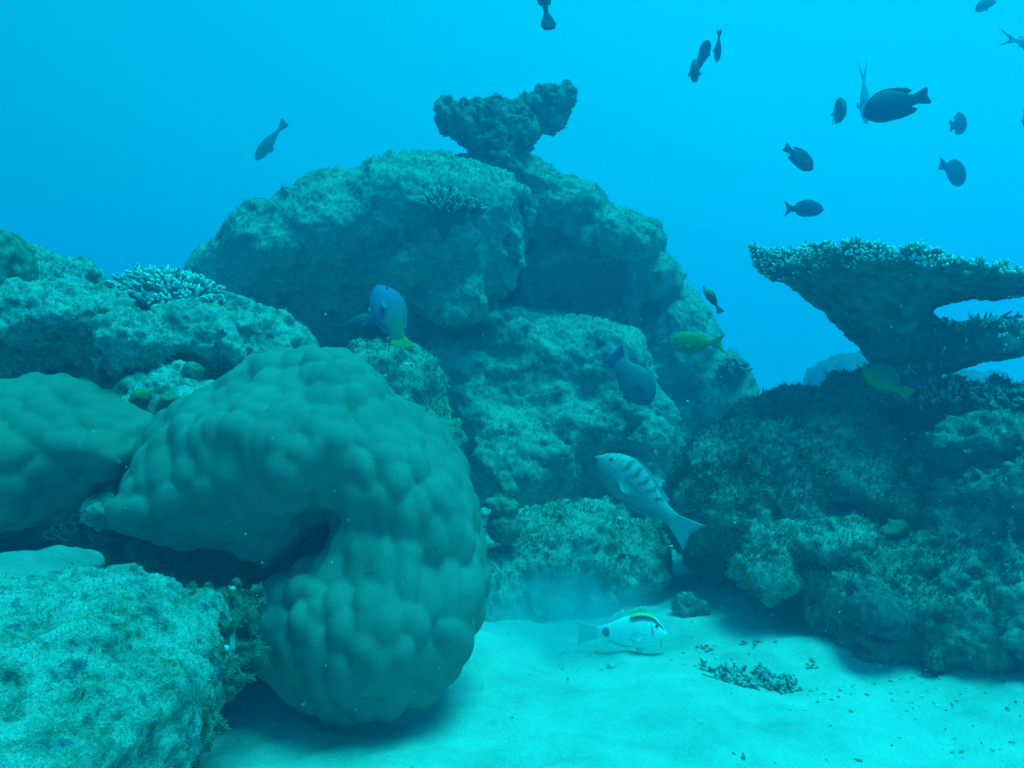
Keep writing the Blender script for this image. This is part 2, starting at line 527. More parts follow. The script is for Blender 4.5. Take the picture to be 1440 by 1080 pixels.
# ------------------------------------------------------------------ the sea bed
def ground_z(x, y):
    p = np.stack([x, y, np.zeros_like(x)], 1).astype(np.float32)
    z = .05 * fbm(p * .8, 3, 3) + .034 * fbm(p * 2.6, 3, 8) + .006 * fbm(p * 9, 3, 4)
    z += .05 * np.exp(-(((x + .12) / .16) ** 2 + ((y - 2.35) / .3) ** 2))        # hump behind the round coral
    lip = np.clip((.12 + .05 * np.sin(x * 9) + 1.55 - y) / .10, 0, 1)
    z += .05 * (lip * lip * (3 - 2 * lip)) * np.exp(-((x - .15) / .3) ** 2)      # low scalloped bank by the camera
    z += .10 * np.clip((x - .4) / 1.2, 0, 1.5) * np.clip((y - 1.2) / 1.2, 0, 1)    # rises to the boulders
    z += .06 * np.clip((y - 2.2) / 1.5, 0, 1)
    z -= .16 * np.clip(y - 6.2, 0, 20) ** 1.02 * (1 - .2 * np.clip(np.abs(x) / 9, 0, 1))
    return z
def build_ground():
    ys = np.concatenate([np.arange(-3, .8, .1), np.arange(.8, 3.6, .012), 3.6 + np.cumsum(np.geomspace(.013, .5, 70))])
    ys = ys[ys < 16.2]
    xs = np.concatenate([-2.2 - np.cumsum(np.geomspace(.02, .6, 40))[::-1], np.arange(-2.2, 2.2, .014), 2.2 + np.cumsum(np.geomspace(.02, .6, 40))])
    xs = xs[(xs > -9.2) & (xs < 9.2)]
    gx, gy = np.meshgrid(xs, ys, indexing='ij')
    z = ground_z(gx.ravel(), gy.ravel())
    V = np.stack([gx.ravel(), gy.ravel(), z], 1)
    i = np.arange(len(xs) * len(ys)).reshape(len(xs), len(ys))
    Q = np.stack([i[:-1, :-1], i[1:, :-1], i[1:, 1:], i[:-1, 1:]], -1).reshape(-1, 4)
    o = link('ground', make_mesh('ground', V, Q), M['sand'], (0, 0, 0), None, 'pale rippled sand floor of the reef', 'sand', None, 'structure')
build_ground()

# ------------------------------------------------------------------ the big rock in the middle
S = Solid(.0135, 1)
S.ell(520, 354, 4.5, 222, 95, .8, rot=13)
S.ell(352, 404, 4.65, 74, 62, .5)
S.ell(605, 310, 4.4, 105, 76, .65)
S.ell(655, 350, 4.1, 84, 112, .5, k=.1)
S.ell(655, 425, 4.05, 70, 52, .42, k=.06)
S.ell(580, 400, 4.1, 70, 60, .4, k=.06)
S.ell(700, 262, 4.55, 62, 38, .4)
S.ell(808, 400, 4.95, 126, 118, .55, k=.06)
S.ell(856, 344, 4.65, 72, 44, .42, k=.04)
S.ell(780, 305, 4.65, 76, 40, .42, k=.05)
S.ell(916, 398, 4.75, 38, 44, .35, k=.05)
S.ell(940, 490, 4.85, 60, 88, .4, k=.05)
S.ell(1003, 575, 4.8, 56, 82, .4, k=.05)
S.ell(930, 758, 3.9, 95, 46, .3, k=.08)
S.ell(940, 735, 4.2, 70, 60, .3, k=.08)
S.ell(440, 560, 4.8, 130, 120, .3, k=.06)
S.ell(930, 640, 4.85, 110, 120, .4, k=.06)
S.ell(720, 605, 4.55, 215, 186, .76, k=.1)
S.ell(640, 520, 4.1, 70, 48, .3, k=.13)
S.ell(735, 505, 4.15, 62, 45, .3, k=.13)
S.ell(830, 500, 4.25, 72, 50, .34, k=.13)
S.ell(860, 560, 4.1, 52, 70, .3, k=.13)
S.ell(690, 590, 4.0, 80, 48, .3, k=.13)
S.ell(790, 610, 4.0, 75, 60, .3, k=.13)
S.ell(720, 665, 3.85, 70, 50, .28, k=.13)
S.ell(895, 640, 4.15, 44, 85, .28, k=.14)
S.ell(760, 410, 5.0, 120, 90, .35, k=.06)
S.ell(640, 640, 4.2, 110, 110, .35, k=.12)
S.ell(560, 560, 4.1, 85, 75, .3, k=.06)
S.ell(435, 462, 3.75, 148, 84, .66, k=.1, rot=-12, cut=True)
S.ell(760, 432, 4.0, 110, 15, .24, k=.1, cut=True)
S.ell(738, 330, 4.05, 10, 90, .24, k=.07, rot=10, cut=True)

S.ell(800, 400, 4.35, 95, 42, .3, k=.08, cut=True)
S.ell(640, 464, 3.7, 90, 10, .24, k=.08, cut=True)
BOMMIE = S.build(noise=((2.1, .05, 2), (5.5, .024, 2), (13, .013, 3)), ridge=(3.6, .024, 2), post=(42, .010, 4), pit=None)
BOMMIE_OBJ = rock_obj('reef_rock', BOMMIE, M['bommie'], 'huge rough algae covered rock rising in the middle with a dark hollow on its left', 'rock', None,
                      (90000, .0125, M['turf'], lambda c, n: (n[:, 1] < .5) * 1.0))

# spur of rock in front of its foot, with bare white scars
S = Solid(.011, 2)
S.ell(560, 560, 3.35, 62, 75, .25, rot=-25)
S.ell(525, 520, 3.35, 36, 34, .2)
S.ell(590, 640, 3.35, 60, 80, .25)
V = S.build(noise=((5, .03, 3), (14, .015, 2)), ridge=(7, .02, 3), post=(40, .007, 3))
SPUR = V
rock_obj('rock_spur', V, M['spur'], 'green turf covered rock spur with white scars just above the round coral', 'rock', None, (7000, .016, M['turf']))

# ------------------------------------------------------------------ left ledge
S = Solid(.0095, 3)
S.ell(70, 452, 2.65, 165, 54, .42, rot=-4)
S.ell(45, 395, 2.9, 80, 42, .3)
S.ell(150, 455, 2.6, 90, 46, .3, k=.05, rot=-8)
S.ell(330, 478, 2.75, 98, 58, .35, k=.05, rot=-18)
S.ell(380, 500, 2.75, 62, 55, .3, k=.05)
S.ell(240, 448, 2.85, 80, 36, .3, k=.05)
S.ell(-40, 470, 2.5, 90, 80, .3)
S.ell(190, 480, 2.35, 40, 30, .16, k=.05)
S.ell(170, 650, 2.95, 290, 190, .4, k=.05)
S.ell(80, 550, 2.2, 155, 46, .5, k=.03, cut=True)
S.ell(260, 545, 2.4, 80, 40, .22, k=.05, cut=True)
LEDGE = S.build(noise=((3, .03, 2), (8, .022, 3), (20, .012, 3)), ridge=(6, .022, 3), post=(60, .009, 4), pit=(15, .010))
rock_obj('rock_ledge', LEDGE, M['ledge'], 'pale sediment dusted rock ledge on the left, overhanging a dark recess', 'rock', None,
         (34000, .010, M['turf_pale']))

# rubble shelf with sponges below the ledge
S = Solid(.008, 4)
S.ell(245, 570, 2.35, 58, 34, .14, rot=10)
S.ell(215, 590, 2.35, 60, 50, .16)
S.ell(262, 530, 2.42, 26, 20, .08)
S.ell(282, 560, 2.3, 24, 18, .08)
V = S.build(noise=((7, .02, 3), (20, .01, 2)), ridge=(12, .012, 2), post=(60, .004, 3), pit=(26, .014))
rock_obj('rubble_rock', V, M['front'], 'small pitted pale rock between the ledge and the two lumpy corals', 'rock', None, (2500, .009, M['turf_pale']))

# ------------------------------------------------------------------ massive lumpy corals
PA = [(165, 705), (190, 660), (235, 600), (290, 545), (350, 500), (400, 490), (440, 500), (490, 512), (530, 540), (570, 580),
      (600, 620), (625, 680), (650, 720), (670, 770), (685, 810), (684, 860), (678, 895), (655, 930), (625, 960), (590, 978),
      (550, 994), (510, 990), (470, 985), (430, 975), (402, 962), (373, 920), (359, 880), (369, 835), (402, 802), (453, 774),
      (490, 752), (494, 735), (470, 726), (445, 745), (418, 768), (382, 788), (350, 783), (328, 758), (300, 746), (265, 762), (230, 757), (190, 738)]
S = Solid(.0075, 5)
S.pillow(PA, 1.98, .2, .15, lean=.22, back=.2)
S.ell(450, 620, 2.02, 120, 85, .27, k=.1)
S.ell(345, 665, 2.0, 105, 72, .22, k=.1)
S.ell(585, 690, 1.99, 80, 105, .24, k=.1)
S.ell(555, 810, 1.94, 90, 120, .24, k=.1)
V = S.build(noise=((3.5, .028, 2),), ridge=None, post=(9, .006, 2), knob=(20, .030, .62))
rock_obj('massive_coral', V, M['porites'], 'great smooth knobbly dome coral in front, overhanging with a lobe curling down to the sand', 'coral')

PB = [(-70, 640), (-40, 590), (0, 565), (30, 543), (60, 529), (95, 532), (130, 543), (165, 560), (200, 572), (232, 592), (245, 622),
      (235, 655), (200, 668), (150, 688), (112, 715), (85, 735), (40, 742), (0, 742), (-40, 735), (-80, 700)]
S = Solid(.0085, 6)
S.pillow(PB, 2.15, .22, .12, lean=.15)
S.ell(70, 630, 2.15, 90, 70, .3, k=.1)
V = S.build(noise=((3.5, .025, 2),), ridge=None, post=(9, .005, 2), knob=(17.5, .031, .85))
rock_obj('massive_coral', V, M['porites_b'], 'smaller smooth lumpy coral at the left edge beneath the dark recess', 'coral')

# dark rock that carries both
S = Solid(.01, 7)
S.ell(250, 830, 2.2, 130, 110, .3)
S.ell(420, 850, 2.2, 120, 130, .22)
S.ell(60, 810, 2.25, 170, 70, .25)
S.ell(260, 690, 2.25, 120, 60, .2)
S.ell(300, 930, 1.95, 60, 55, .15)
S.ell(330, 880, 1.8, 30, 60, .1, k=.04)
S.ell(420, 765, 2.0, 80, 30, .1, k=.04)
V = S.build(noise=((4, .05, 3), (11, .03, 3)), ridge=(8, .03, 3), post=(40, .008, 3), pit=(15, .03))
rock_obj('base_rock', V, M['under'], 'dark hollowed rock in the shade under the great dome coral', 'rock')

S = Solid(.006, 8)
S.ell(148, 712, 1.98, 28, 30, .07, rot=-15)
V = S.build(noise=((10, .014, 3),), ridge=(18, .016, 3), post=(60, .004, 3))
rock_obj('small_stone', V, M['ledge'], 'pale ragged stone wedged between the two lumpy corals', 'stone')

# front left encrusted rock with its sand pocket
S = Solid(.0075, 9)
S.ell(60, 1025, 1.28, 205, 195, .42, k=.05)
S.ell(205, 955, 1.42, 88, 98, .22, k=.05)
S.ell(0, 1090, 1.0, 190, 120, .2, k=.05)
S.ell(50, 905, 1.5, 150, 75, .25, k=.05)
S.ell(265, 915, 1.5, 45, 40, .1, k=.04)
S.ell(262, 905, 1.6, 58, 34, .14, k=.06)
S.ell(230, 1000, 1.2, 42, 60, .1, k=.04)
S.ell(150, 886, 1.55, 90, 36, .14, k=.06)
FRONT = S.build(noise=((4, .03, 2), (9, .016, 3), (24, .006, 2)), ridge=(8, .014, 3), post=(75, .005, 4), pit=(17, .010))
rock_obj('encrusted_rock', FRONT, M['front'], 'bright encrusted rock filling the bottom left corner, blotched with dark holes', 'rock', None,
         (9000, .006, M['turf_pale']))

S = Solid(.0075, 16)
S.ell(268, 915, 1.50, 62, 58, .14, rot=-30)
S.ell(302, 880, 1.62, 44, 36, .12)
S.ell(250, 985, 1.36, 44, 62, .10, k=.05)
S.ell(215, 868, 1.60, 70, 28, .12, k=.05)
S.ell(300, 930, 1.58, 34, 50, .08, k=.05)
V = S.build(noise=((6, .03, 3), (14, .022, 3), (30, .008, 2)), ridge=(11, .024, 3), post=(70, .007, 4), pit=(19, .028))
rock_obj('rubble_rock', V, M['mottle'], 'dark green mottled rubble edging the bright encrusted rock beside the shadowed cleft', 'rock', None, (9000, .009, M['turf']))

# ------------------------------------------------------------------ middle step
S = Solid(.0095, 10)
S.pillow([(655, 790), (690, 745), (740, 728), (800, 705), (850, 712), (872, 740), (878, 800), (860, 830), (800, 850), (745, 880), (700, 905), (660, 890)], 2.95, .26, .12, lean=.25)
S.ell(760, 790, 2.95, 90, 60, .28, k=.06)
S.ell(668, 830, 2.75, 60, 62, .2, k=.05)
S.ell(880, 790, 3.1, 60, 50, .2, k=.05)
V = S.build(noise=((4, .03, 3), (12, .018, 3)), ridge=(7, .022, 3), post=(45, .007, 3), pit=(18, .014))
STEP = V
rock_obj('rock_block', V, M['bommie'], 'low flat topped turf covered rock block on the sand right of the dome coral', 'rock', None, (16000, .013, M['turf']))

# ------------------------------------------------------------------ boulders on the right
S = Solid(.010, 11)
S.pillow([(948, 700), (962, 650), (990, 605), (1035, 572), (1080, 560), (1130, 552), (1200, 548), (1255, 570), (1290, 610), (1312, 680),
          (1315, 740), (1290, 800), (1200, 830), (1080, 835), (1000, 830), (960, 780)], 3.05, .42, .3, lean=.25)
S.ell(1130, 690, 3.05, 140, 120, .48, k=.1)
S.ell(1000, 690, 3.05, 50, 70, .35, k=.06)
S.ell(1200, 562, 3.05, 34, 26, .2, k=.05)
S.ell(1270, 560, 3.0, 45, 30, .2, k=.05)
S.ell(990, 815, 2.75, 70, 32, .25, k=.05, cut=True)
S.ell(1225, 735, 2.55, 40, 26, .14, k=.05, cut=True)
RIGHT = S.build(noise=((3, .035, 2), (8, .022, 3), (20, .009, 2)), ridge=(5, .028, 2), post=(50, .008, 4), pit=None)
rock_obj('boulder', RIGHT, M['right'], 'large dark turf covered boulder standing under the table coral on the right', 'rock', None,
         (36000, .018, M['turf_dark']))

S = Solid(.009, 12)
S.ell(1140, 760, 2.62, 100, 48, .2, rot=8)
S.ell(1085, 800, 2.6, 62, 42, .18, k=.05)
S.ell(1180, 800, 2.62, 80, 50, .2, k=.05)
V = S.build(noise=((4, .03, 3), (11, .02, 3)), ridge=(8, .025, 3), post=(50, .006, 3), pit=(16, .018))
rock_obj('boulder', V, M['bommie'], 'paler lobed boulder at the foot of the large dark one', 'rock', None, (11000, .015, M['turf']))

S = Solid(.009, 13)
S.ell(1270, 850, 2.45, 130, 75, .25, rot=-8)
S.ell(1210, 880, 2.4, 60, 40, .15, k=.05)
S.ell(1340, 880, 2.35, 110, 72, .22, k=.05)
S.ell(1330, 790, 2.5, 95, 50, .2, k=.05)
V = S.build(noise=((4, .04, 3), (11, .025, 3), (24, .012, 2)), ridge=(8, .03, 3), post=(50, .007, 3), pit=(15, .024))
LOWR = V
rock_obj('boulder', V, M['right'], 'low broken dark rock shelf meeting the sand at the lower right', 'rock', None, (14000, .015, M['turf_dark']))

S = Solid(.0105, 14)
S.ell(1400, 720, 2.6, 105, 150, .4)
S.ell(1340, 610, 2.85, 85, 60, .3, k=.06)
S.ell(1430, 600, 2.75, 80, 52, .3, k=.06)
S.ell(1460, 850, 2.3, 90, 100, .3, k=.06)
S.ell(1310, 640, 2.6, 30, 35, .14, k=.05, cut=True)
S.ell(1390, 655, 2.35, 60, 18, .14, k=.05, cut=True)
V = S.build(noise=((4, .05, 3), (10, .03, 3), (22, .014, 2)), ridge=(7, .035, 3), post=(45, .009, 3), pit=(14, .03))
EDGE = V
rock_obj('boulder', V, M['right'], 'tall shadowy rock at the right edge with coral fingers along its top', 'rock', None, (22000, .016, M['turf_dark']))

# far rocks in the haze
for pts, lab in (([(1195, 540, 10, 60, 42), (1215, 520, 10, 40, 30), (1120, 570, 10, 60, 24)], 'hazy distant rock behind the stalk of the table coral'),
                 ([(1330, 545, 10.5, 60, 32), (1370, 545, 10.5, 34, 26)], 'faint distant rock under the lower arm of the table coral')):
    S = Solid(.05, 15)
    for px, py, Y, rx, rz in pts: S.ell(px, py, Y, rx, rz * 1.0, .8)
    for px, py, Y, rx, rz in pts: S.ell(px, py + 110, Y + .3, rx * 1.7, 130, 1.2)
    V = S.build(noise=((1, .12, 3),), ridge=(2, .1, 3), post=(9, .03, 3), zmin=-2.4)
    rock_obj('distant_rock', V, M['far'], lab, 'rock')

# ------------------------------------------------------------------ corals
def frames(d):
    d = d / np.linalg.norm(d, axis=1)[:, None]
    ref = np.where(np.abs(d[:, 2:3]) < .9, np.array([[0, 0, 1.0]]), np.array([[1.0, 0, 0]]))
    u = np.cross(d, ref); u /= np.linalg.norm(u, axis=1)[:, None]
    return d, u, np.cross(d, u)
def fingers(root, d, L, R, seed, sides=6, base=(.1, .11, .09), tip=(.5, .55, .5), taper=.55, wob=.12, tipstart=.45):
    """n stubby coral fingers in one go: returns V, faces, colours"""
    rng = np.random.default_rng(seed)
    n = len(root); d, u, v = frames(d)
    prof = [(-.15, 1.0), (.25, 1.0), (.6, .5 + .5 * (1 + taper) / 2), (.88, taper), (1.0, taper * .45)]
    an = np.arange(sides) / sides * 2 * math.pi
    side = rng.normal(0, wob, (n, 3))
    rows, cols = [], []
    base, tip = np.array(base), np.array(tip)
    var = rng.uniform(.7, 1.25, (n, 1))
    for t, r in prof:
        c = root + d * (L * t)[:, None] + side * (L * t * t)[:, None]
        rr = (R * r)[:, None, None] * (1 + rng.normal(0, .07, (n, sides, 1)))
        rows.append(c[:, None, :] + rr * (u[:, None, :] * np.cos(an)[None, :, None] + v[:, None, :] * np.sin(an)[None, :, None]))
        q = np.clip((t - tipstart) / (1 - tipstart), 0, 1)
        cols.append(np.repeat(((base * (1 - q) + tip * q)[None, :] * var)[:, None, :], sides, 1))
    V = np.stack(rows, 1)                       # n, rings, sides, 3
    Cc = np.stack(cols, 1)
    m = len(prof)
    i = np.arange(n * m * sides).reshape(n, m, sides)
    j = np.roll(i, -1, 2)
    Q = np.stack([i[:, :-1], j[:, :-1], j[:, 1:], i[:, 1:]], -1).reshape(-1, 4)
    caps = i[:, -1, :].reshape(-1, sides)
    return V.reshape(-1, 3), [Q, caps], Cc.reshape(-1, 3)

def merge(parts):
    Vs, Fs, Cs, o = [], {}, [], 0
    for V, Fl, c in parts:
        Vs.append(V); Cs.append(c)
        for f in Fl: Fs.setdefault(f.shape[1], []).append(f + o)
        o += len(V)
    return np.concatenate(Vs), [np.concatenate(v) for v in Fs.values()], np.concatenate(Cs)

# ---- the table coral on the right
AX = W(1268, 532, 2.95)
sY = 2.95 / F
PL = np.array([(0, -12), (20, 0), (46, 30), (62, 58), (100, 98), (140, 132), (175, 150), (208, 160), (260, 168)], float)
PR = np.array([(0, -12), (34, 0), (38, 60), (40, 100), (70, 114), (110, 124), (170, 132), (240, 136)], float)
def table_shape(X, Y, Z):
    dx = (X - AX[0]) / sY; dy = (Y - AX[1]) / sY; dz = (Z - AX[2]) / sY
    th = np.arctan2(dy * 1.2, dx)
    q = np.sqrt(dx ** 2 + (dy * 1.2) ** 2)
    w = np.clip((np.cos(th) + .3) / .6, 0, 1); w = w * w * (3 - 2 * w)
    rim = 138 - np.where(dx < 0, .22, .06) * dx                # the plate dips to the right
    zb = (np.interp(q, PL[:, 0], PL[:, 1]) / 172 * (1 - w) + np.interp(q, PR[:, 0], PR[:, 1]) / 141 * w) * rim
    R = 191 + 12 * np.sin(3 * th + 1) + 7 * np.sin(7 * th) + 4 * np.sin(13 * th + 2) + 10 * w
    zt = rim - 10 + 12 * np.clip(q / R, 0, 1.2) ** 2 + 4 * np.sin(dx * .045) * np.cos(dy * .06)
    d = np.maximum(np.maximum(zb - dz, (dz - zt)), (q - R) * .8) * .62
    dst = np.maximum(np.sqrt(dx ** 2 + dy ** 2) - (30 + np.clip(12 - dz, 0, 40) * .4), np.maximum(-dz - 25, dz - 100))
    d = np.minimum(d, dst)
    return d * sY
def arm_shape(X, Y, Z):
    dx = (X - AX[0]) / sY; dy = (Y - AX[1]) / sY; dz = (Z - AX[2]) / sY
    x = dx - 20
    th = np.arctan2(dy, x); q = np.sqrt(x ** 2 + (dy * 1.1) ** 2)
    zb = np.interp(q, [0, 30, 60, 100, 150, 220], [-5, 2, 14, 26, 34, 40])
    zt = np.interp(q, [0, 30, 60, 220], [80, 78, 70, 74]) + 3 * np.sin(dx * .06)
    R = 205 * np.clip(np.cos(th * .95), .05, 1) ** .35 + 6 * np.sin(9 * th)
    d = np.maximum(np.maximum(zb - dz, dz - zt) * .8, q - R)
    d = np.maximum(d, np.abs(th) * q - 1.25 * q)
    return d * sY * .75
S = Solid(.0085, 21)
S.func(table_shape, AX - np.array([.58, .5, .09]), AX + np.array([.62, .5, .5]))
S.func(arm_shape, AX - np.array([.1, .5, .05]), AX + np.array([.62, .5, .3]), k=.03)
V, Q = S.build(noise=((9, .008, 2), (26, .006, 2)), ridge=None, post=(70, .004, 2))
bp = np.array([AX[0], AX[1], V[:, 2].min()])
col = np.array([.13, .15, .13])[None] * (1 + .8 * np.clip(fbm(V * 26, 3, 4), -.6, .6))[:, None]
sp, _ = worley(V * 17, 3)
col = np.where((sp < .10)[:, None], np.array([[.42, .45, .42]]), col)
table = link('table_coral', make_mesh('table_coral', V - bp, Q, col), M['attr'], bp, None,
             'big dark table coral with pale bristling rim and a second lower arm, at the right', 'coral')
# bristling branch tips over its upper faces and rim
rng = np.random.default_rng(5)
N = vnormals(V, Q)
fn = np.cross(V[Q[:, 2]] - V[Q[:, 0]], V[Q[:, 3]] - V[Q[:, 1]]); ar = np.linalg.norm(fn, axis=1); fn = fn / ar[:, None]
cen = V[Q].mean(1)
nb = np.array([fn[:, 2] > .35, ]).ravel()
k = rng.choice(len(Q), 4200, p=(ar * nb) / (ar * nb).sum())
root = cen[k] + rng.normal(0, .004, (4200, 3)) - fn[k] * .004
out = (root - AX) * np.array([1, 1, 0]); out /= np.linalg.norm(out, axis=1)[:, None]
dd = np.array([0, 0, 1.0]) + out * rng.uniform(.1, .7, (4200, 1)) + rng.normal(0, .35, (4200, 3))
clump = .55 + .9 * np.clip(.5 + fbm(root * 16, 2, 31) * 1.6, 0, 1)
fv, ff, fc = fingers(root, dd, rng.uniform(.010, .024, 4200) * clump, rng.uniform(.0034, .006, 4200), 6, base=(.2, .23, .2), tip=(.82, .86, .82), taper=.7, tipstart=.2)
# sideways tips along the rim
near = np.argwhere((np.abs(fn[:, 2]) < .55) & (np.linalg.norm((cen - AX)[:, :2], axis=1) > .40) & (cen[:, 2] > AX[2] + .25)).ravel()
k = rng.choice(near, 1300)
dd = fn[k] + np.array([0, 0, .7]) + rng.normal(0, .3, (1300, 3))
f2 = fingers(cen[k] - fn[k] * .004, dd, rng.uniform(.010, .02, 1300), rng.uniform(.0034, .0055, 1300), 7, base=(.2, .23, .2), tip=(.78, .82, .78), taper=.8, tipstart=.2)
mv, mf, mc = merge([(fv, ff, fc), f2])
link('branch_tips', make_mesh('branch_tips', mv - bp, mf, mc), M['attr'], (0, 0, 0), table)

# ---- the dead plate coral on the summit
S = Solid(.0105, 22)
S.pillow([(612, 156), (622, 150), (650, 150), (680, 147), (700, 141), (733, 147), (751, 165), (754, 190), (742, 204), (733, 215), (735, 232), (752, 262), (690, 262),
          (668, 225), (656, 206), (640, 192), (622, 180), (613, 168)], 4.35, .2, .075, back=.18)
S.pillow([(728, 147), (745, 135), (765, 125), (800, 122), (808, 138), (800, 160), (785, 180), (765, 184), (750, 200), (730, 208), (715, 190)], 4.6, .15, .07, back=.2, k=.03)
S.ell(718, 256, 4.5, 50, 24, .22)
V = S.build(noise=((7, .022, 3), (18, .016, 2)), ridge=(11, .018, 3), post=(50, .010, 3), pit=(16, .02))
rock_obj('dead_coral', V, M['dead'], 'dead ragged plate coral on a stalk crowning the big middle rock', 'coral', None, (5000, .014, M['turf']))

# ---- branching corals
def surf_z(VQ, x, y):
    V = VQ[0]; d = (V[:, 0] - x) ** 2 + (V[:, 1] - y) ** 2
    return V[d < .02 ** 2 + d.min(), 2].max()
def bush(px, py, Y, rx, ry, rz, n, L, R, seed, label, base, tip, tilt=(0, 0), flat=.3, forks=2, name='branching_coral', mound=True):
    """low cushion of short forked fingers on a domed foot; rx, ry, rz in metres"""
    rng = np.random.default_rng(seed)
    c = W(px, py, Y) if Y else hit(px, py)[0] - hit(px, py)[1] * .03 + np.array([0, 0, .005])
    ang = rng.uniform(0, 2 * math.pi, n); rad = np.sqrt(rng.uniform(0, 1, n))
    ex, ey = np.cos(ang) * rad, np.sin(ang) * rad
    root = np.stack([ex * rx, ey * ry, rz * (1 - rad ** 2) - .3 * rz + ex * rx * tilt[0] + ey * ry * tilt[1]], 1)
    d = np.stack([ex * 1.0, ey * 1.0, flat + .9 * (1 - rad)], 1) + rng.normal(0, .22, (n, 3))
    LL = L * rng.uniform(.65, 1.25, n); RR = R * rng.uniform(.8, 1.25, n)
    parts = [fingers(root, d, LL, RR, seed, 7, base, tip)]
    dn = d / np.linalg.norm(d, axis=1)[:, None]
    for q in range(forks):
        t = rng.uniform(.3, .7, n)
        r2 = root + dn * (LL * t)[:, None]
        d2 = dn + rng.normal(0, .55, (n, 3))
        parts.append(fingers(r2, d2, LL * rng.uniform(.35, .6, n), RR * .85, seed + q + 1, 6, base, tip))
    # the foot: a lumpy dome under the fingers
    nu, nv = 40, 12
    u = np.linspace(0, 2 * math.pi, nu, endpoint=False); v = np.linspace(.02, 1, nv)
    uu, vv = np.meshgrid(u, v, indexing='ij')
    X = np.cos(uu) * vv * rx * .95; Yy = np.sin(uu) * vv * ry * .95
    Zz = rz * (1 - vv ** 2) - .3 * rz + X * tilt[0] + Yy * tilt[1] - .004
    top = np.stack([X, Yy, Zz], -1)
    skirt = np.stack([np.cos(u) * rx * .55, np.sin(u) * ry * .55, np.full(nu, -rz * 1.1 - .035)], -1)[:, None]
    neck = np.stack([np.cos(u) * rx * .35, np.sin(u) * ry * .35, np.full(nu, -rz * 1.1 - .09)], -1)[:, None]
    g = np.concatenate([top, skirt, neck], 1).reshape(-1, 3)
    g += .004 * np.stack([perlin(g * 40, 7 + a) for a in range(3)], 1)
    i = np.arange(nu * (nv + 2)).reshape(nu, nv + 2); j = np.roll(i, -1, 0)
    Qd = np.stack([i[:, :-1], j[:, :-1], j[:, 1:], i[:, 1:]], -1).reshape(-1, 4)[:, ::-1]
    capf = i[:, 0][None, :]
    parts.append((g, [Qd, capf], np.repeat(np.array([base]) * .9, len(g), 0)))
    mv, mf, mc = merge(parts)
    return link(name, make_mesh(name, mv, mf, mc), M['attr'], c, None, label, 'coral')
bush(240, 408, 2.6, .155, .12, .03, 210, .036, .0075, 41, 'pale branching coral with blunt fingers perched on the left ledge', (.2, .23, .21), (.62, .68, .64), tilt=(-.25, .5), forks=2)
bush(642, 292, None, .12, .07, .05, 110, .055, .0075, 42, 'spiky branching coral growing on the upper face of the big middle rock', (.13, .15, .12), (.42, .46, .4), flat=.5, tilt=(-.1, .6), forks=1)
bush(1335, 568, 2.75, .17, .16, .05, 190, .055, .008, 43, 'dark branching coral thicket under the lower arm of the table coral', (.05, .06, .05), (.2, .23, .2), flat=.9)
bush(1432, 578, 2.6, .11, .12, .045, 110, .05, .009, 44, 'dark branching coral clump cut by the right edge below the table coral', (.05, .06, .05), (.2, .23, .2), flat=.8)
bush(1030, 524, 4.45, .08, .08, .04, 60, .05, .01, 45, 'little tufted coral on the right shoulder of the big middle rock', (.1, .12, .1), (.26, .3, .26), flat=.8)

# rubble coral lying on the sand
def sand_pt(px, py):
    Y = 2.0
    for _ in range(40):
        x = (px - 720) / F * Y
        z = float(ground_z(np.array([x]), np.array([Y]))[0])
        Y = .5 * Y + .5 * (CAM_Z - z) * F / (py - 540)
    return x, Y, z
def rubble(px, py, rx, ry, n, L, R, seed, label):
    x, Y, z = sand_pt(px, py)
    rng = np.random.default_rng(seed)
    m = max(3, n // 9)
    kx = rng.uniform(-1, 1, m) * rx; ky = rng.uniform(-.8, .8, m) * ry * np.sqrt(1 - (kx / rx) ** 2) + kx * -.15    # a few broken clumps
    w = rng.integers(0, m, n)
    ex, ey = kx[w] + rng.normal(0, .011, n), ky[w] + rng.normal(0, .011, n)
    gz = ground_z(x + ex, Y + ey)
    root = np.stack([ex, ey, gz - z - .002], 1)
    d = np.stack([(ex - kx[w]) * 60 + rng.normal(.2, .5, n), (ey - ky[w]) * 60 + rng.normal(0, .4, n), rng.uniform(.3, 1.0, n)], 1)
    cb, ct = (.15, .17, .14), (.42, .45, .4)
    LL = L * rng.uniform(.5, 1.2, n)
    parts = [fingers(root, d, LL, R * rng.uniform(.7, 1.2, n), seed, 6, cb, ct, taper=.75)]
    dn = d / np.linalg.norm(d, axis=1)[:, None]
    for q in (1, 2, 3):
        d2 = dn + rng.normal(0, .7, (n, 3))
        parts.append(fingers(root + dn * (LL * rng.uniform(.3, .7, n))[:, None], d2, LL * rng.uniform(.35, .6, n), R * .75 * np.ones(n), seed + q, 6, cb, ct, taper=.75))
    mv, mf, mc = merge(parts)
    return link('coral_rubble', make_mesh('coral_rubble', mv, mf, mc), M['attr'], (x, Y, z), None, label, 'coral rubble')
rubble(1048, 952, .115, .10, 190, .028, .0055, 51, 'clump of dark broken coral fingers half buried in the sand')
rubble(990, 912, .035, .02, 16, .014, .004, 52, 'few crumbs of dead coral on the sand above the dark broken clump')
rubble(1150, 940, .03, .02, 9, .012, .004, 53, 'tiny coral crumbs on the sand right of the dark broken clump')
rubble(1068, 905, .02, .012, 9, .014, .004, 54, 'small dark coral crumb on the sand just behind the broken clump')

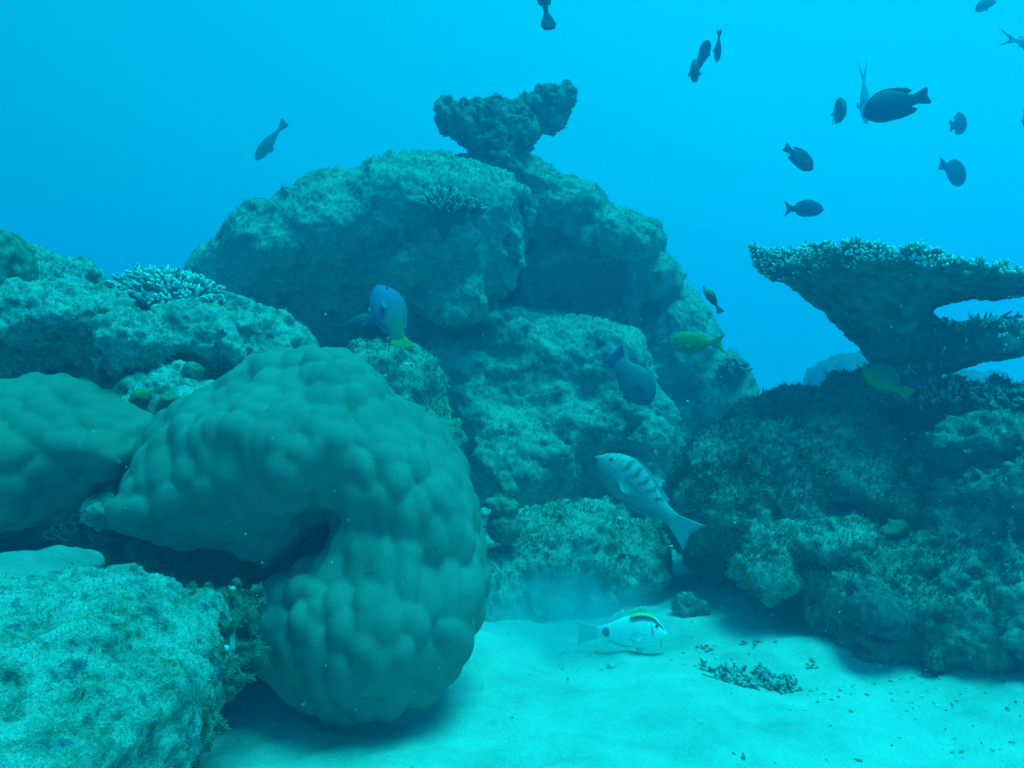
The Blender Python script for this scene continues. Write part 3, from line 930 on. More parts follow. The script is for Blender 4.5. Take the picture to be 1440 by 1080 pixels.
# little stone on the sand
x, Y, z = sand_pt(968, 864)
S = Solid(.006, 55)
P_ = lambda X, Z: (720 + X / Y * F, 540 + (CAM_Z - Z) / Y * F)
a, b = P_(x, z + .03); S.ell(a, b, Y, 21, 19, .055, k=.02)
a, b = P_(x + .045, z + .02); S.ell(a, b, Y, 9, 15, .03, k=.01)
V = S.build(noise=((16, .014, 3),), ridge=(24, .01, 2), post=(70, .003, 2), pit=(30, .01))
rock_obj('small_stone', V, M['bommie'], 'knobbly little stone on the sand behind the white fish', 'stone', None, (1200, .01, M['turf']))

# ---- brain corals
S = Solid(.007, 23)
S.ell(5, 388, 2.4, 34, 60, .12)
V, Q = S.build(noise=((6, .01, 2),), ridge=None, post=None)
f1, _ = worley(V * 46, 3)
V = V + vnormals(V, Q) * (.006 * (1 - f1))[:, None]
bp = base_point(V)
col = np.array([.17, .20, .135])[None] * (1.5 - 1.4 * np.clip(f1, 0, 1))[:, None] + .02
link('brain_coral', make_mesh('brain_coral', V - bp, Q, col), M['attr'], bp, None, 'greenish pimpled coral head at the left edge on the ledge', 'coral')
S = Solid(.006, 24)
S.ell(1238, 862, 2.27, 42, 30, .09, rot=-8)
V, Q = S.build(noise=((8, .008, 2),), ridge=None, post=None)
f1, _ = worley(V * 55, 5)
V = V + vnormals(V, Q) * (.007 * (1 - f1))[:, None]
bp = base_point(V)
col = np.array([.07, .085, .075])[None] * (1.7 - 1.5 * np.clip(f1, 0, 1))[:, None] + .01
link('brain_coral', make_mesh('brain_coral', V - bp, Q, col), M['attr'], bp, None, 'dark dimpled coral head on the low rock shelf at the lower right', 'coral')

# ---- sponges
def blob(name, parts, mat, label, cat, seed, h=.005, amp=.006):
    S = Solid(h, seed)
    for px, py, Y, rx, rz, ry in parts: S.ell(px, py, Y, rx, rz, ry, k=.015)
    V = S.build(noise=((16, amp, 2), (40, amp * .6, 2)), ridge=(30, amp * .5, 2), post=(90, .003, 3))
    return rock_obj(name, V, mat, label, cat)
blob('knob_sponge', [(708, 740, 2.72, 24, 26, .06), (706, 712, 2.72, 17, 22, .045), (708, 680, 2.72, 11, 17, .03), (718, 688, 2.72, 10, 11, .03), (690, 706, 2.7, 10, 8, .03), (716, 715, 2.7, 12, 12, .03)],
     plain('grey_sponge', (.17, .2, .16)), 'upright knobby sponge pillar beside the dome coral', 'sponge', 31)
blob('leaf_coral', [(684, 742, 2.85, 17, 30, .02), (676, 768, 2.83, 20, 14, .03)], plain('pale_plate', (.33, .37, .34)), 'pale upright leaf of coral behind the knobby sponge pillar', 'coral', 32, amp=.004)
blob('round_sponge', [(202, 556, 2.2, 13, 10, .03), (195, 562, 2.2, 8, 7, .02)], M['sponge_y'], 'small yellow green sponge at the left of the pitted pale rock', 'sponge', 33)
blob('round_sponge', [(238, 563, 2.18, 15, 12, .03)], M['sponge_g'], 'round green sponge lump right of the yellow green one', 'sponge', 34)
blob('round_sponge', [(270, 522, 2.33, 16, 14, .035)], M['sponge_g'], 'round green sponge on top of the pitted pale rock', 'sponge', 35)
blob('round_sponge', [(1282, 722, 2.62, 14, 13, .035), (1296, 735, 2.62, 16, 14, .035)], plain('mustard_sponge', (.24, .25, .1)), 'mustard lumpy sponge in the cleft at the right of the large dark boulder', 'sponge', 36)
blob('round_sponge', [(1262, 742, 2.58, 17, 12, .03), (1246, 748, 2.57, 10, 8, .02)], plain('dull_sponge', (.2, .21, .11)), 'dull rounded sponge below the mustard one in the boulder cleft', 'sponge', 37)

# ---- bare white scars and shell chips
def chip(px, py, Y, rx, rz, ry, rot, label, seed, name='white_scar', cat='coral fragment'):
    h_ = hit(px, py)
    Y = h_[0][1] if h_ else Y
    Y += .004
    S = Solid(.0022, seed)
    S.ell(px, py, Y, rx * .7, rz * .7, .008, rot=rot, k=.006)
    S.ell(px - rx * .4, py + rz * .5, Y, rx * .4, rz * .6, .008, rot=rot + 40, k=.006)
    S.ell(px + rx * .5, py - rz * .2, Y, rx * .35, rz * .5, .008, rot=rot - 30, k=.006)
    V = S.build(noise=((60, .004, 3),), ridge=(90, .002, 2), post=(160, .001, 2))
    rock_obj(name, V, M['white'], label, cat)
chip(574, 514, 3.13, 12, 5, .03, -25, 'bright white bare scar on the crest of the rock spur', 61)
chip(540, 530, 3.12, 7, 5, .02, -10, 'small white bare scar at the edge of the dome coral', 62)
chip(868, 730, 2.7, 8, 3.5, .02, -28, 'white sliver on the right end of the low rock block', 63)
chip(806, 702, 2.86, 17, 6, .04, 8, 'smooth pale lump on top of the low rock block', 64)
chip(1286, 608, 2.62, 5, 3, .01, -15, 'white shell chip in the dark hollow left of the coral thicket', 65, 'shell_chip', 'shell')
chip(1412, 607, 2.4, 6, 3.4, .01, -10, 'white shell chip on the shadowy rock at the right edge', 66, 'shell_chip', 'shell')
chip(1362, 632, 2.42, 9, 5, .02, 5, 'pale coral stub in the middle of the shadowy right rock', 67, 'coral_stub', 'coral fragment')
chip(326, 828, 1.85, 5, 7, .01, 20, 'white speck of shell in the shade under the dome coral', 68, 'shell_chip', 'shell')
chip(316, 911, 1.72, 8, 5, .01, 10, 'blue white shell chip at the right rim of the encrusted rock', 69, 'shell_chip', 'shell')
chip(426, 988, 1.93, 4, 4, .01, 0, 'tiny white pebble on the shaded sand below the dome coral', 70, 'shell_chip', 'shell')

# worm tubes under the left lumpy coral
def tube_cluster():
    parts = []
    for px, py, r, rt in ((84, 744, 9, 2.6), (99, 741, 9, 2.6), (74, 751, 8, 2.4), (93, 753, 7, 2.2), (109, 730, 7, 2.4)):
        c = W(px, py, 1.99); R0, r0 = r * 1.99 / F, rt * 1.99 / F
        u = np.arange(20) / 20 * 2 * math.pi; v = np.arange(8) / 8 * 2 * math.pi
        uu, vv = np.meshgrid(u, v, indexing='ij')
        rr = R0 + r0 * np.cos(vv) + .0016 * np.sin(3 * uu + px)
        g = np.stack([c[0] + rr * np.cos(uu), c[1] + r0 * 2.2 * np.sin(vv) + .004 * np.cos(uu), c[2] + rr * .85 * np.sin(uu)], -1).reshape(-1, 3)
        i = np.arange(160).reshape(20, 8); a = np.roll(i, -1, 0); b = np.roll(i, -1, 1); ab = np.roll(a, -1, 1)
        parts.append((g, [np.stack([i, a, ab, b], -1).reshape(-1, 4)], np.repeat([[.13, .19, .1]], 160, 0)))
    V, Fl, cc = merge(parts); bp = base_point(V)
    link('tube_sponge', make_mesh('tube_sponge', V - bp, Fl, cc), M['attr'], bp, None, 'cluster of ring mouthed tubes in the shade under the left lumpy coral', 'sponge')
tube_cluster()

# sand lodged on the encrusted rock
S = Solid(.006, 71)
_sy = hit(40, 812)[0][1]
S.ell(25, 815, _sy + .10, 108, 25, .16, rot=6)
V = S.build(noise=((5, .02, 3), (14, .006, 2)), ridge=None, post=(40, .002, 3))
rock_obj('sand_patch', V, M['sand_dark'], 'smooth pocket of sand lodged on top of the encrusted rock', 'sand', None, None, 'structure')

# silt stirred up by the feeding fish
def silt(px, py, rx, ry, rz, dens, label):
    x, Y, z = sand_pt(px, py)
    u, v = np.linspace(0, math.pi, 17), np.arange(28) / 28 * 2 * math.pi
    uu, vv = np.meshgrid(u, v, indexing='ij')
    g = np.stack([np.sin(uu) * np.cos(vv) * rx, np.sin(uu) * np.sin(vv) * ry, np.cos(uu) * rz], -1).reshape(-1, 3)
    i = np.arange(17 * 28).reshape(17, 28); j = np.roll(i, -1, 1)
    m = bpy.data.materials.new('silt'); m.use_nodes = True
    t = m.node_tree; t.nodes.clear()
    out = t.nodes.new('ShaderNodeOutputMaterial'); pv = t.nodes.new('ShaderNodeVolumePrincipled')
    pv.inputs['Color'].default_value = (.1, .85, .95, 1)
    tcn = t.nodes.new('ShaderNodeTexCoord'); sc = t.nodes.new('ShaderNodeVectorMath'); sc.operation = 'DIVIDE'
    sc.inputs[1].default_value = (rx, ry, rz); t.links.new(tcn.outputs['Object'], sc.inputs[0])
    ln = t.nodes.new('ShaderNodeVectorMath'); ln.operation = 'LENGTH'; t.links.new(sc.outputs[0], ln.inputs[0])
    fall = t.nodes.new('ShaderNodeMapRange'); fall.interpolation_type = 'SMOOTHSTEP'
    fall.inputs['From Min'].default_value = .98; fall.inputs['From Max'].default_value = .1
    t.links.new(ln.outputs['Value'], fall.inputs['Value'])
    n = nz(t, 7, 3, .6)
    nm = t.nodes.new('ShaderNodeMapRange'); nm.inputs['From Min'].default_value = .35; nm.inputs['From Max'].default_value = .65
    nm.inputs['To Min'].default_value = .15; nm.inputs['To Max'].default_value = dens * 1.7
    t.links.new(n, nm.inputs['Value'])
    mu = t.nodes.new('ShaderNodeMath'); mu.operation = 'MULTIPLY'
    t.links.new(fall.outputs[0], mu.inputs[0]); t.links.new(nm.outputs[0], mu.inputs[1]); t.links.new(mu.outputs[0], pv.inputs['Density'])
    t.links.new(pv.outputs[0], out.inputs['Volume'])
    link('silt_cloud', make_mesh('silt_cloud', g, np.stack([i[:-1], i[1:], j[1:], j[:-1]], -1).reshape(-1, 4)), m, (x, Y, z + .05), None, label, 'silt', None, 'stuff')
silt(775, 905, .5, .36, .25, 3.4, 'thin cloud of stirred silt over the sand behind the white feeding fish')

# crumbs of coral and shell scattered over the sand, thicker towards the rocks
def crumbs():
    rng = np.random.default_rng(91)
    n = 9500
    x = rng.uniform(-.9, 2.3, n); y = rng.uniform(1.25, 2.8, n)
    p = np.stack([x, y, x * 0], 1)
    near = np.clip((x - .2) * .5 + (y - 1.7) * .45, 0, 1)
    keep = rng.random(n) < (.03 + 1.1 * near ** 2) * np.clip(.5 + 2.2 * fbm(p * 2.3, 3, 12), .03, 1)
    x, y = x[keep], y[keep]; n = len(x)
    z = ground_z(x, y)
    r = rng.lognormal(-5.7, .4, n)
    ico = np.array([(0, 0, 1), (.89, 0, .45), (.28, .85, .45), (-.72, .53, .45), (-.72, -.53, .45), (.28, -.85, .45),
                    (.72, .53, -.45), (-.28, .85, -.45), (-.89, 0, -.45), (-.28, -.85, -.45), (.72, -.53, -.45), (0, 0, -1)])
    tri = np.array([(0,1,2),(0,2,3),(0,3,4),(0,4,5),(0,5,1),(1,6,2),(2,7,3),(3,8,4),(4,9,5),(5,10,1),(6,7,2),(7,8,3),(8,9,4),(9,10,5),(10,6,1),(11,7,6),(11,8,7),(11,9,8),(11,10,9),(11,6,10)])
    V = ico[None] * r[:, None, None] * rng.uniform(.45, 1.5, (n, 1, 3)) * (1 + rng.normal(0, .22, (n, 12, 1)))
    a = rng.uniform(0, 6.28, n); c, s_ = np.cos(a)[:, None], np.sin(a)[:, None]
    V = np.stack([V[..., 0] * c - V[..., 1] * s_, V[..., 0] * s_ + V[..., 1] * c, V[..., 2] * .8], -1) + np.stack([x, y, z + r * .25], 1)[:, None]
    tone = np.where(rng.random(n) < .35, rng.uniform(.4, .7, n), rng.uniform(.2, .45, n))
    cc = np.repeat((tone[:, None] * np.array([.95, 1, .9]))[:, None], 12, 1).reshape(-1, 3)
    F_ = (tri[None] + (np.arange(n) * 12)[:, None, None]).reshape(-1, 3)
    link('sand_crumbs', make_mesh('sand_crumbs', V.reshape(-1, 3), F_, cc, smooth=False), M['attr'], (0, 0, 0), None, 'crumbs of coral and shell strewn over the sand', 'rubble', None, 'stuff')
crumbs()

# specks drifting in the water
def specks():
    rng = np.random.default_rng(92)
    n = 800
    Y = rng.uniform(.9, 4.2, n); px = rng.uniform(-60, 1500, n); py = rng.uniform(420, 1000, n)
    c = np.stack([W(a, b, d) for a, b, d in zip(px, py, Y)])
    c = c[c[:, 2] > .25]; n = len(c)
    o8 = np.array([(1, 0, 0), (-1, 0, 0), (0, 1, 0), (0, -1, 0), (0, 0, 1), (0, 0, -1)], float)
    tri = np.array([(0, 2, 4), (2, 1, 4), (1, 3, 4), (3, 0, 4), (2, 0, 5), (1, 2, 5), (3, 1, 5), (0, 3, 5)])
    r = rng.uniform(.0004, .0013, n)
    V = c[:, None] + o8[None] * r[:, None, None] * rng.uniform(.5, 1.6, (n, 6, 1))
    F_ = (tri[None] + (np.arange(n) * 6)[:, None, None]).reshape(-1, 3)
    link('drifting_specks', make_mesh('drifting_specks', V.reshape(-1, 3), F_, np.full((n * 6, 3), .5)), M['attr'], (0, 0, 0), None, 'tiny pale specks drifting in the water', 'specks', None, 'stuff')
specks()

# ------------------------------------------------------------------ fish
def itp(t, pts):
    p = np.array(pts, float)
    # smooth (cosine-eased catmull) interpolation
    x, y = p[:, 0], p[:, 1]
    m = np.gradient(y, x)
    i = np.clip(np.searchsorted(x, t, side='right') - 1, 0, len(x) - 2)
    h = x[i + 1] - x[i]; s = (t - x[i]) / h
    return ((2 * s**3 - 3 * s**2 + 1) * y[i] + (s**3 - 2 * s**2 + s) * h * m[i] + (-2 * s**3 + 3 * s**2) * y[i + 1] + (s**3 - s**2) * h * m[i + 1])

DAMSEL = dict(top=[(0, .0), (.05, .085), (.15, .175), (.35, .245), (.55, .245), (.75, .165), (.9, .09), (1, .08)],
              bot=[(0, -.03), (.05, -.08), (.15, -.155), (.35, -.215), (.55, -.215), (.75, -.155), (.9, -.09), (1, -.08)],
              wid=[(0, .02), (.1, .075), (.3, .105), (.6, .08), (.9, .025), (1, .006)], body=.82)
WRASSE = dict(top=[(0, -.005), (.05, .06), (.18, .145), (.38, .18), (.6, .155), (.8, .095), (.92, .075), (1, .08)],
              bot=[(0, -.03), (.05, -.075), (.18, -.135), (.38, -.17), (.6, -.15), (.8, -.095), (.92, -.075), (1, -.08)],
              wid=[(0, .03), (.1, .075), (.3, .10), (.6, .08), (.9, .03), (1, .006)], body=.82)
BARRED = dict(top=[(0, -.005), (.05, .055), (.16, .135), (.32, .175), (.5, .155), (.7, .105), (.88, .068), (1, .062)],
              bot=[(0, -.03), (.05, -.075), (.16, -.135), (.32, -.165), (.5, -.15), (.7, -.10), (.88, -.066), (1, -.062)],
              wid=[(0, .03), (.1, .075), (.3, .10), (.6, .07), (.9, .028), (1, .006)], body=.82)
GOAT = dict(top=[(0, -.03), (.05, .03), (.15, .125), (.3, .17), (.5, .155), (.75, .095), (.9, .06), (1, .055)],
            bot=[(0, -.07), (.05, -.10), (.15, -.145), (.3, -.17), (.5, -.16), (.75, -.10), (.9, -.065), (1, -.06)],
            wid=[(0, .025), (.1, .07), (.3, .09), (.6, .07), (.9, .03), (1, .006)], body=.78)
SLIM = dict(top=[(0, 0), (.05, .05), (.2, .11), (.4, .13), (.6, .11), (.8, .06), (.92, .035), (1, .04)],
            bot=[(0, -.02), (.05, -.05), (.2, -.11), (.4, -.125), (.6, -.11), (.8, -.06), (.92, -.035), (1, -.04)],
            wid=[(0, .02), (.1, .05), (.3, .075), (.6, .06), (.9, .02), (1, .006)], body=.78)

def deeper(p, k):
    return dict(p, top=[(a, b * k) for a, b in p['top']], bot=[(a, b * k) for a, b in p['bot']])

def bendf(P, L, k):
    P = P.copy(); x = (.35 * L - P[:, 0]) / L           # x>0 towards the tail
    P[:, 1] += k * L * np.clip(x, 0, 2) ** 2
    return P

def body_mesh(prof, L, colf, bend, nx=110, ns=44):
    B = prof['body'] * L
    t = np.linspace(0, 1, nx) ** 1.15
    top, bot, wid = (itp(t, prof[k]) * L for k in ('top', 'bot', 'wid'))
    a = np.arange(ns) / ns * 2 * math.pi
    zc, hz = (top + bot) / 2, (top - bot) / 2
    ca, sa = np.cos(a), np.sin(a)
    y = np.sign(ca)[None] * np.abs(ca)[None] ** .9 * wid[:, None]
    z = zc[:, None] + sa[None] * hz[:, None]
    x = np.repeat((.5 * L - t * B)[:, None], ns, 1)
    V = np.stack([x, y, z], -1)
    i = np.arange(nx * ns).reshape(nx, ns); j = np.roll(i, -1, 1)
    Q = np.stack([i[:-1], j[:-1], j[1:], i[1:]], -1).reshape(-1, 4)
    tt = np.repeat(t[:, None], ns, 1).ravel(); vv = np.repeat(sa[None], nx, 0).ravel()
    col = colf(tt, vv)
    # snout and tail caps
    V = V.reshape(-1, 3)
    V = np.concatenate([V, [[.5 * L + .01 * L, 0, zc[0]], [.5 * L - B - .005 * L, 0, zc[-1]]]])
    n0, n1 = len(V) - 2, len(V) - 1
    T = np.concatenate([np.stack([np.full(ns, n0), j[0], i[0]], 1), np.stack([np.full(ns, n1), i[-1], j[-1]], 1)])
    col = np.concatenate([col, col[:1], col[-3:-2]])
    return bendf(V, L, bend), [Q, T], col

def fin(basep, tipp, th, L, bend, colr, tipcol=None, n=14, y0=0.0, flare=0.0, serr=0.0):
    """solid thin fin between a base polyline and a tip polyline (x,z in units of L, head at +x)"""
    basep, tipp = np.array(basep, float), np.array(tipp, float)
    def res(p):
        s = np.concatenate([[0], np.cumsum(np.linalg.norm(np.diff(p, axis=0), axis=1))]); s /= s[-1]
        u = np.linspace(0, 1, n)
        return np.stack([np.interp(u, s, p[:, k]) for k in range(2)], 1)
    b, t = res(basep), res(tipp)
    m = 6
    s = np.linspace(0, 1, m)
    P = b[:, None] * (1 - s)[None, :, None] + t[:, None] * s[None, :, None]
    if serr: P[:, -1] += (b - t) * (serr * (np.arange(n) % 2))[:, None]
    th_ = th * (1 - .8 * s)[None] * np.ones((n, 1))
    yo = y0 + flare * s[None] * np.ones((n, 1))
    ray = .25 * th * (np.arange(n) % 2)[:, None]
    A = np.stack([P[..., 0], yo + th_ + ray, P[..., 1]], -1); Bk = np.stack([P[..., 0], yo - th_ - ray, P[..., 1]], -1)
    V = np.concatenate([A.reshape(-1, 3), Bk.reshape(-1, 3)]) * L
    i = np.arange(n * m).reshape(n, m); o = n * m
    Q = [np.stack([i[:-1, :-1], i[1:, :-1], i[1:, 1:], i[:-1, 1:]], -1).reshape(-1, 4)]
    Q.append(Q[0][:, ::-1] + o)
    rim = np.concatenate([i[:, 0], i[-1, 1:], i[::-1, -1][1:], i[0, ::-1][1:-1]]); r2 = np.roll(rim, -1)
    Q.append(np.stack([rim, rim + o, r2 + o, r2], 1))
    c0 = np.array(colr); c1 = np.array(tipcol if tipcol is not None else colr)
    cc = np.repeat((c0[None] * (1 - s)[:, None] + c1[None] * s[:, None])[None], n, 0).reshape(-1, 3)
    return bendf(V, L, bend), [np.concatenate(Q)], np.concatenate([cc, cc])

def eye_mesh(x, z, y, r, L, bend):
    u = np.linspace(0, math.pi, 8); v = np.arange(14) / 14 * 2 * math.pi
    uu, vv = np.meshgrid(u, v, indexing='ij')
    g = np.stack([np.sin(uu) * np.cos(vv) * r + x, np.cos(uu) * r * .5 + y, np.sin(uu) * np.sin(vv) * r + z], -1).reshape(-1, 3) * L
    i = np.arange(8 * 14).reshape(8, 14); j = np.roll(i, -1, 1)
    return bendf(g, L, bend), [np.stack([i[:-1], j[:-1], j[1:], i[1:]], -1).reshape(-1, 4)], None

def place(px, py, Y, head, depth, roll=0.0):
    """matrix: local +X along the image direction head (dx right, dy down) plus depth (away > 0), local +Z up"""
    d = np.array([head[0], depth, -head[1]], float); d /= np.linalg.norm(d)
    up = np.array([0, 0, 1.0])
    if abs(d[2]) > .8: up = np.array([-np.sign(d[2]) * (d[0] if abs(d[0]) > .15 else .3), .1, .25])
    y = np.cross(up, d); y /= np.linalg.norm(y); z = np.cross(d, y)
    c, s = math.cos(roll), math.sin(roll)
    y, z = y * c + z * s, z * c - y * s
    m = Matrix.Identity(4)
    for k in range(3):
        m[k][0], m[k][1], m[k][2] = d[k], y[k], z[k]
    p = W(px, py, Y)
    for k in range(3): m[k][3] = p[k]
    return m

def fish(px, py, Y, Lpx, head, depth, prof, col, label, cat='fish', group=None, bend=0.0, roll=0.0, tail='fork', tailcol=None, fincol=None,
         dorsal=True, small=False, pelvic=True, esz=.018, dcol=None, name='fish', eye=True, colf=None, extra=None, tips=None, dors=None):
    L = Lpx * Y / F
    cf = colf or (lambda t, v: np.repeat([col], len(t), 0) * (1 - .15 * v)[:, None])
    fincol = fincol or col; tailcol = tailcol or fincol
    V, Fl, cc = body_mesh(prof, L, cf, bend)
    mw = place(px, py, Y, head, depth, roll)
    B = prof['body']; xe = .5 - B
    T = lambda t: (.5 - t * B, float(itp(np.array([t]), prof['top'])[0]))
    Bo = lambda t: (.5 - t * B, float(itp(np.array([t]), prof['bot'])[0]))
    hz = T(1)[1]
    fins = []
    if tail == 'fork':
        tp = [(-.5, hz + .13), (-.46, hz + .07), (xe - .09, .0), (-.46, -hz - .07), (-.5, -hz - .13)]
    elif tail == 'long':
        tp = [(-.62, hz + .12), (-.5, hz + .06), (xe - .06, 0), (-.5, -hz - .06), (-.62, -hz - .12)]
    elif tail == 'stub':
        tp = [(-.47, hz + .055), (-.5, hz + .03), (-.465, 0), (-.5, -hz - .03), (-.47, -hz - .055)]
    elif tail == 'fan':
        tp = [(-.52, hz + .075), (-.505, hz + .03), (-.475, 0), (-.505, -hz - .03), (-.52, -hz - .075)]
    elif tail == 'round':
        tp = [(-.42, hz + .07), (-.49, hz + .04), (-.5, 0), (-.49, -hz - .04), (-.42, -hz - .07)]
    else:
        tp = [(-.45, hz + .08), (-.47, hz + .03), (-.46, 0), (-.47, -hz - .03), (-.45, -hz - .08)]
    fins.append(('tail_fin', fin([(xe + .02, hz * .95), (xe + .02, -hz * .95)], tp, .006, L, bend, tailcol, tips or tailcol)))
    if dorsal:
        d = dors or ([(.22, .0), (.3, .02), (.5, .03), (.68, .05), (.84, .085), (.9, .06), (.84, .0)] if prof is DAMSEL else [(.22, .0), (.3, .02), (.5, .025), (.7, .03), (.84, .035), (.84, .01)])
        bp_ = [(T(t)[0], T(t)[1] - .012) for t in np.linspace(.22, .84, 9)]
        kx = .06 if prof is DAMSEL else .0
        tp_ = [(T(t)[0] - kx * max(0, t - .5) * 2, T(t)[1] + hh) for t, hh in d]
        fins.append(('dorsal_fin', fin(bp_, tp_, .005, L, bend, dcol or fincol, fincol if dcol else None, serr=.12)))
        bp_ = [(Bo(t)[0], Bo(t)[1] + .012) for t in np.linspace(.52, .84, 7)]
        tp_ = [(Bo(t)[0] - kx * max(0, t - .5) * 2, Bo(t)[1] - hh) for t, hh in ([(.52, 0), (.6, .025), (.74, .055), (.84, .085), (.9, .06), (.84, 0)] if prof is DAMSEL else [(.52, 0), (.6, .025), (.74, .03), (.84, .03), (.84, .01)])]
        fins.append(('anal_fin', fin(bp_, tp_, .005, L, bend, fincol)))
    w = float(itp(np.array([.28]), prof['wid'])[0])
    for sgn in (1, -1):
        x0 = T(.3)[0]
        fins.append(('pectoral_fin', fin([(x0, .0), (x0 - .012, -.05)], [(x0 - .17, -.035), (x0 - .185, -.055), (x0 - .15, -.085), (x0 - .09, -.095)], .003, L, bend, fincol, y0=sgn * w * .98, flare=sgn * .045)))
        if pelvic: fins.append(('pelvic_fin', fin([(x0 - .01, Bo(.33)[1] + .015), (x0 - .06, Bo(.38)[1] + .015)], [(x0 - .09, Bo(.33)[1] - .05), (x0 - .13, Bo(.38)[1] - .01)], .003, L, bend, fincol, y0=sgn * .02, flare=sgn * .02)))
    eyes = []
    if eye:
        te = .13; we = float(itp(np.array([te]), prof['wid'])[0])
        for sgn in (1, -1):
            eyes.append(eye_mesh(T(te)[0], T(te)[1] * .35 + .01, sgn * we * .95, esz, L, bend))
    if small:
        parts = [(V, Fl, cc)] + [f for _, f in fins]
        V, Fl, cc = merge(parts)
    o = link(name, make_mesh(name, V, Fl, cc), M['fish'], (0, 0, 0), None, label, cat, group)
    o.matrix_world = mw
    if not small:
        for n_, (fv, ff, fc) in fins: link(n_, make_mesh(n_, fv, ff, fc), M['fish'], (0, 0, 0), o)
        for ev, ef, _ in eyes: link('eye', make_mesh('eye', ev, ef), M['eye'], (0, 0, 0), o)
        if extra:
            for n_, (fv, ff, fc) in extra(L, bend, T, Bo): link(n_, make_mesh(n_, fv, ff, fc), M['fish'], (0, 0, 0), o)
    return o

DK = (.015, .05, .10)
GD = 'dark damselfish hovering in open water'
fish(1260, 147, 3.56, 92, (-1, .26), .15, DAMSEL, DK, 'largest black damselfish in the open water at upper right, facing left', 'fish', GD, tail='stub', pelvic=False)
fish(1123, 222, 4.50, 54, (1, .68), .25, DAMSEL, DK, 'dark damselfish diving right, directly above the level dark one', 'fish', GD, small=True, tail='stub', pelvic=False)
fish(1130, 294, 4.50, 62, (1, -.02), .2, dict(DAMSEL, top=[(a_, b_ * .8) for a_, b_ in DAMSEL['top']], bot=[(a_, b_ * .75) for a_, b_ in DAMSEL['bot']]), DK, 'dark damselfish swimming level to the right just above the table coral', 'fish', GD, small=True, tail='fork', pelvic=False)
fish(1349, 175, 5.12, 62, (.8, -.35), 1.0, DAMSEL, (.02, .06, .11), 'dusky damselfish angled away, right of the largest black one', 'fish', GD, small=True, bend=.15, tail='stub', pelvic=False)
fish(1340, 241, 4.96, 60, (.85, .3), .5, deeper(DAMSEL, 1.3), (.02, .06, .11), 'rounded dusky damselfish lowest of those at upper right, seen obliquely', 'fish', GD, small=True, bend=.05, tail='stub', pelvic=False)
fish(987, 80, 4.65, 54, (.3, -.7), -1.4, DAMSEL, DK, 'small black damselfish seen head on, the upper of two overlapping', 'fish', GD, small=True, tail='stub', pelvic=False)
fish(977, 98, 4.50, 62, (-.3, 1), -1.3, DAMSEL, DK, 'small black damselfish seen head on, the lower of two overlapping', 'fish', GD, small=True, tail='stub', pelvic=False)
fish(1010, 64, 4.96, 44, (-.03, 1), .25, SLIM, (.035, .05, .06), 'thin dark fish standing head down beside the overlapping black pair', small=True, roll=1.4, tail='trunc', pelvic=False, dorsal=False)
fish(1178, 158, 4.19, 70, (-.2, .2), -1.2, DAMSEL, (.06, .08, .09), 'small fish seen head on with pale spread fins, left of the largest black damselfish', small=True, fincol=(.6, .65, .65), tailcol=(.6, .65, .65))
fish(1216, 134, 6.24, 78, (.2, 1), .3, SLIM, (.3, .36, .37), 'ghostly pale fork tailed fish head down behind the largest black damselfish', small=True, tail='long')
fish(763, -8, 4.03, 100, (-.14, -1), -.3, SLIM, (.03, .04, .05), 'dark fish cut by the top edge above the big rock with its tail hanging down', small=False, tail='round', bend=-.3, roll=.7, pelvic=False)
fish(381, 197, 5.52, 74, (-.72, .72), .3, SLIM, (.16, .2, .21), 'lone grey fish in the open water at upper left, nose down', small=False, tail='trunc', dorsal=False, pelvic=False)
fish(1389, 4, 6.00, 34, (-.8, .5), .5, DAMSEL, (.2, .25, .27), 'faint pale fish cut by the top edge at upper right', small=True, tail='stub')
fish(1442, 60, 5.52, 80, (1, .05), .3, SLIM, (.26, .32, .34), 'pale fish cut by the right edge, its forked tail tipped with dark spots', small=False, tail='long', tips=(.01, .015, .02))
fish(1444, 163, 4.50, 46, (.6, -.7), .5, DAMSEL, DK, 'dark damselfish cut by the right edge below the spot tailed fish', 'fish', GD, small=True, tail='stub')
def two_tone(t, v):
    q = np.clip((t - .25) / .35, 0, 1)[:, None]
    return np.array([[.22, .26, .26]]) * (1 - q) + np.array([[.025, .03, .04]]) * q
fish(1002, 421, 3.0, 50, (-.42, -.85), .35, SLIM, (.03, .04, .05), 'small two tone fish nose up, pale ahead and dark behind, right of the big rock', small=True, colf=two_tone, fincol=(.03, .04, .05), tail='trunc', pelvic=False)
YG = (.22, .30, .06)
fish(982, 482, 3.5, 76, (-1, -.02), .15, deeper(SLIM, 1.55), YG, 'slender yellow green fish swimming left against the right flank of the big rock', fincol=(.22, .3, .07))
def yellow_low(t, v):
    q = np.clip(.5 - v * .9, 0, 1)[:, None]
    return np.array([[.08, .11, .08]]) * (1 - q) + np.array([[.22, .29, .04]]) * q
fish(1247, 536, 2.7, 76, (-.7, -.5), .35, dict(DAMSEL, body=.8), (.2, .26, .04), 'yellow bellied fish nosing up under the stalk of the table coral', colf=yellow_low, fincol=(.17, .23, .05), tail='stub', pelvic=False)
def parrot(t, v):
    q = np.clip((t - .35) / .6 + v * .25, 0, 1)[:, None]
    return np.array([[.05, .13, .26]]) * (1 - q) + np.array([[.10, .17, .07]]) * q
fish(550, 448, 3.3, 110, (-.36, -.9), .3, deeper(WRASSE, 1.3), (.05, .19, .38), 'blue parrotfish with yellow green tail nosing up in the dark hollow of the big rock', colf=parrot, tailcol=(.13, .26, .03), fincol=(.05, .12, .2), tail='trunc', roll=.2)
fish(497, 455, 3.5, 72, (.9, -.3), .45, SLIM, (.05, .08, .11), 'faint dusky blue fish in the dark hollow left of the parrotfish', tail='fork', bend=.35)
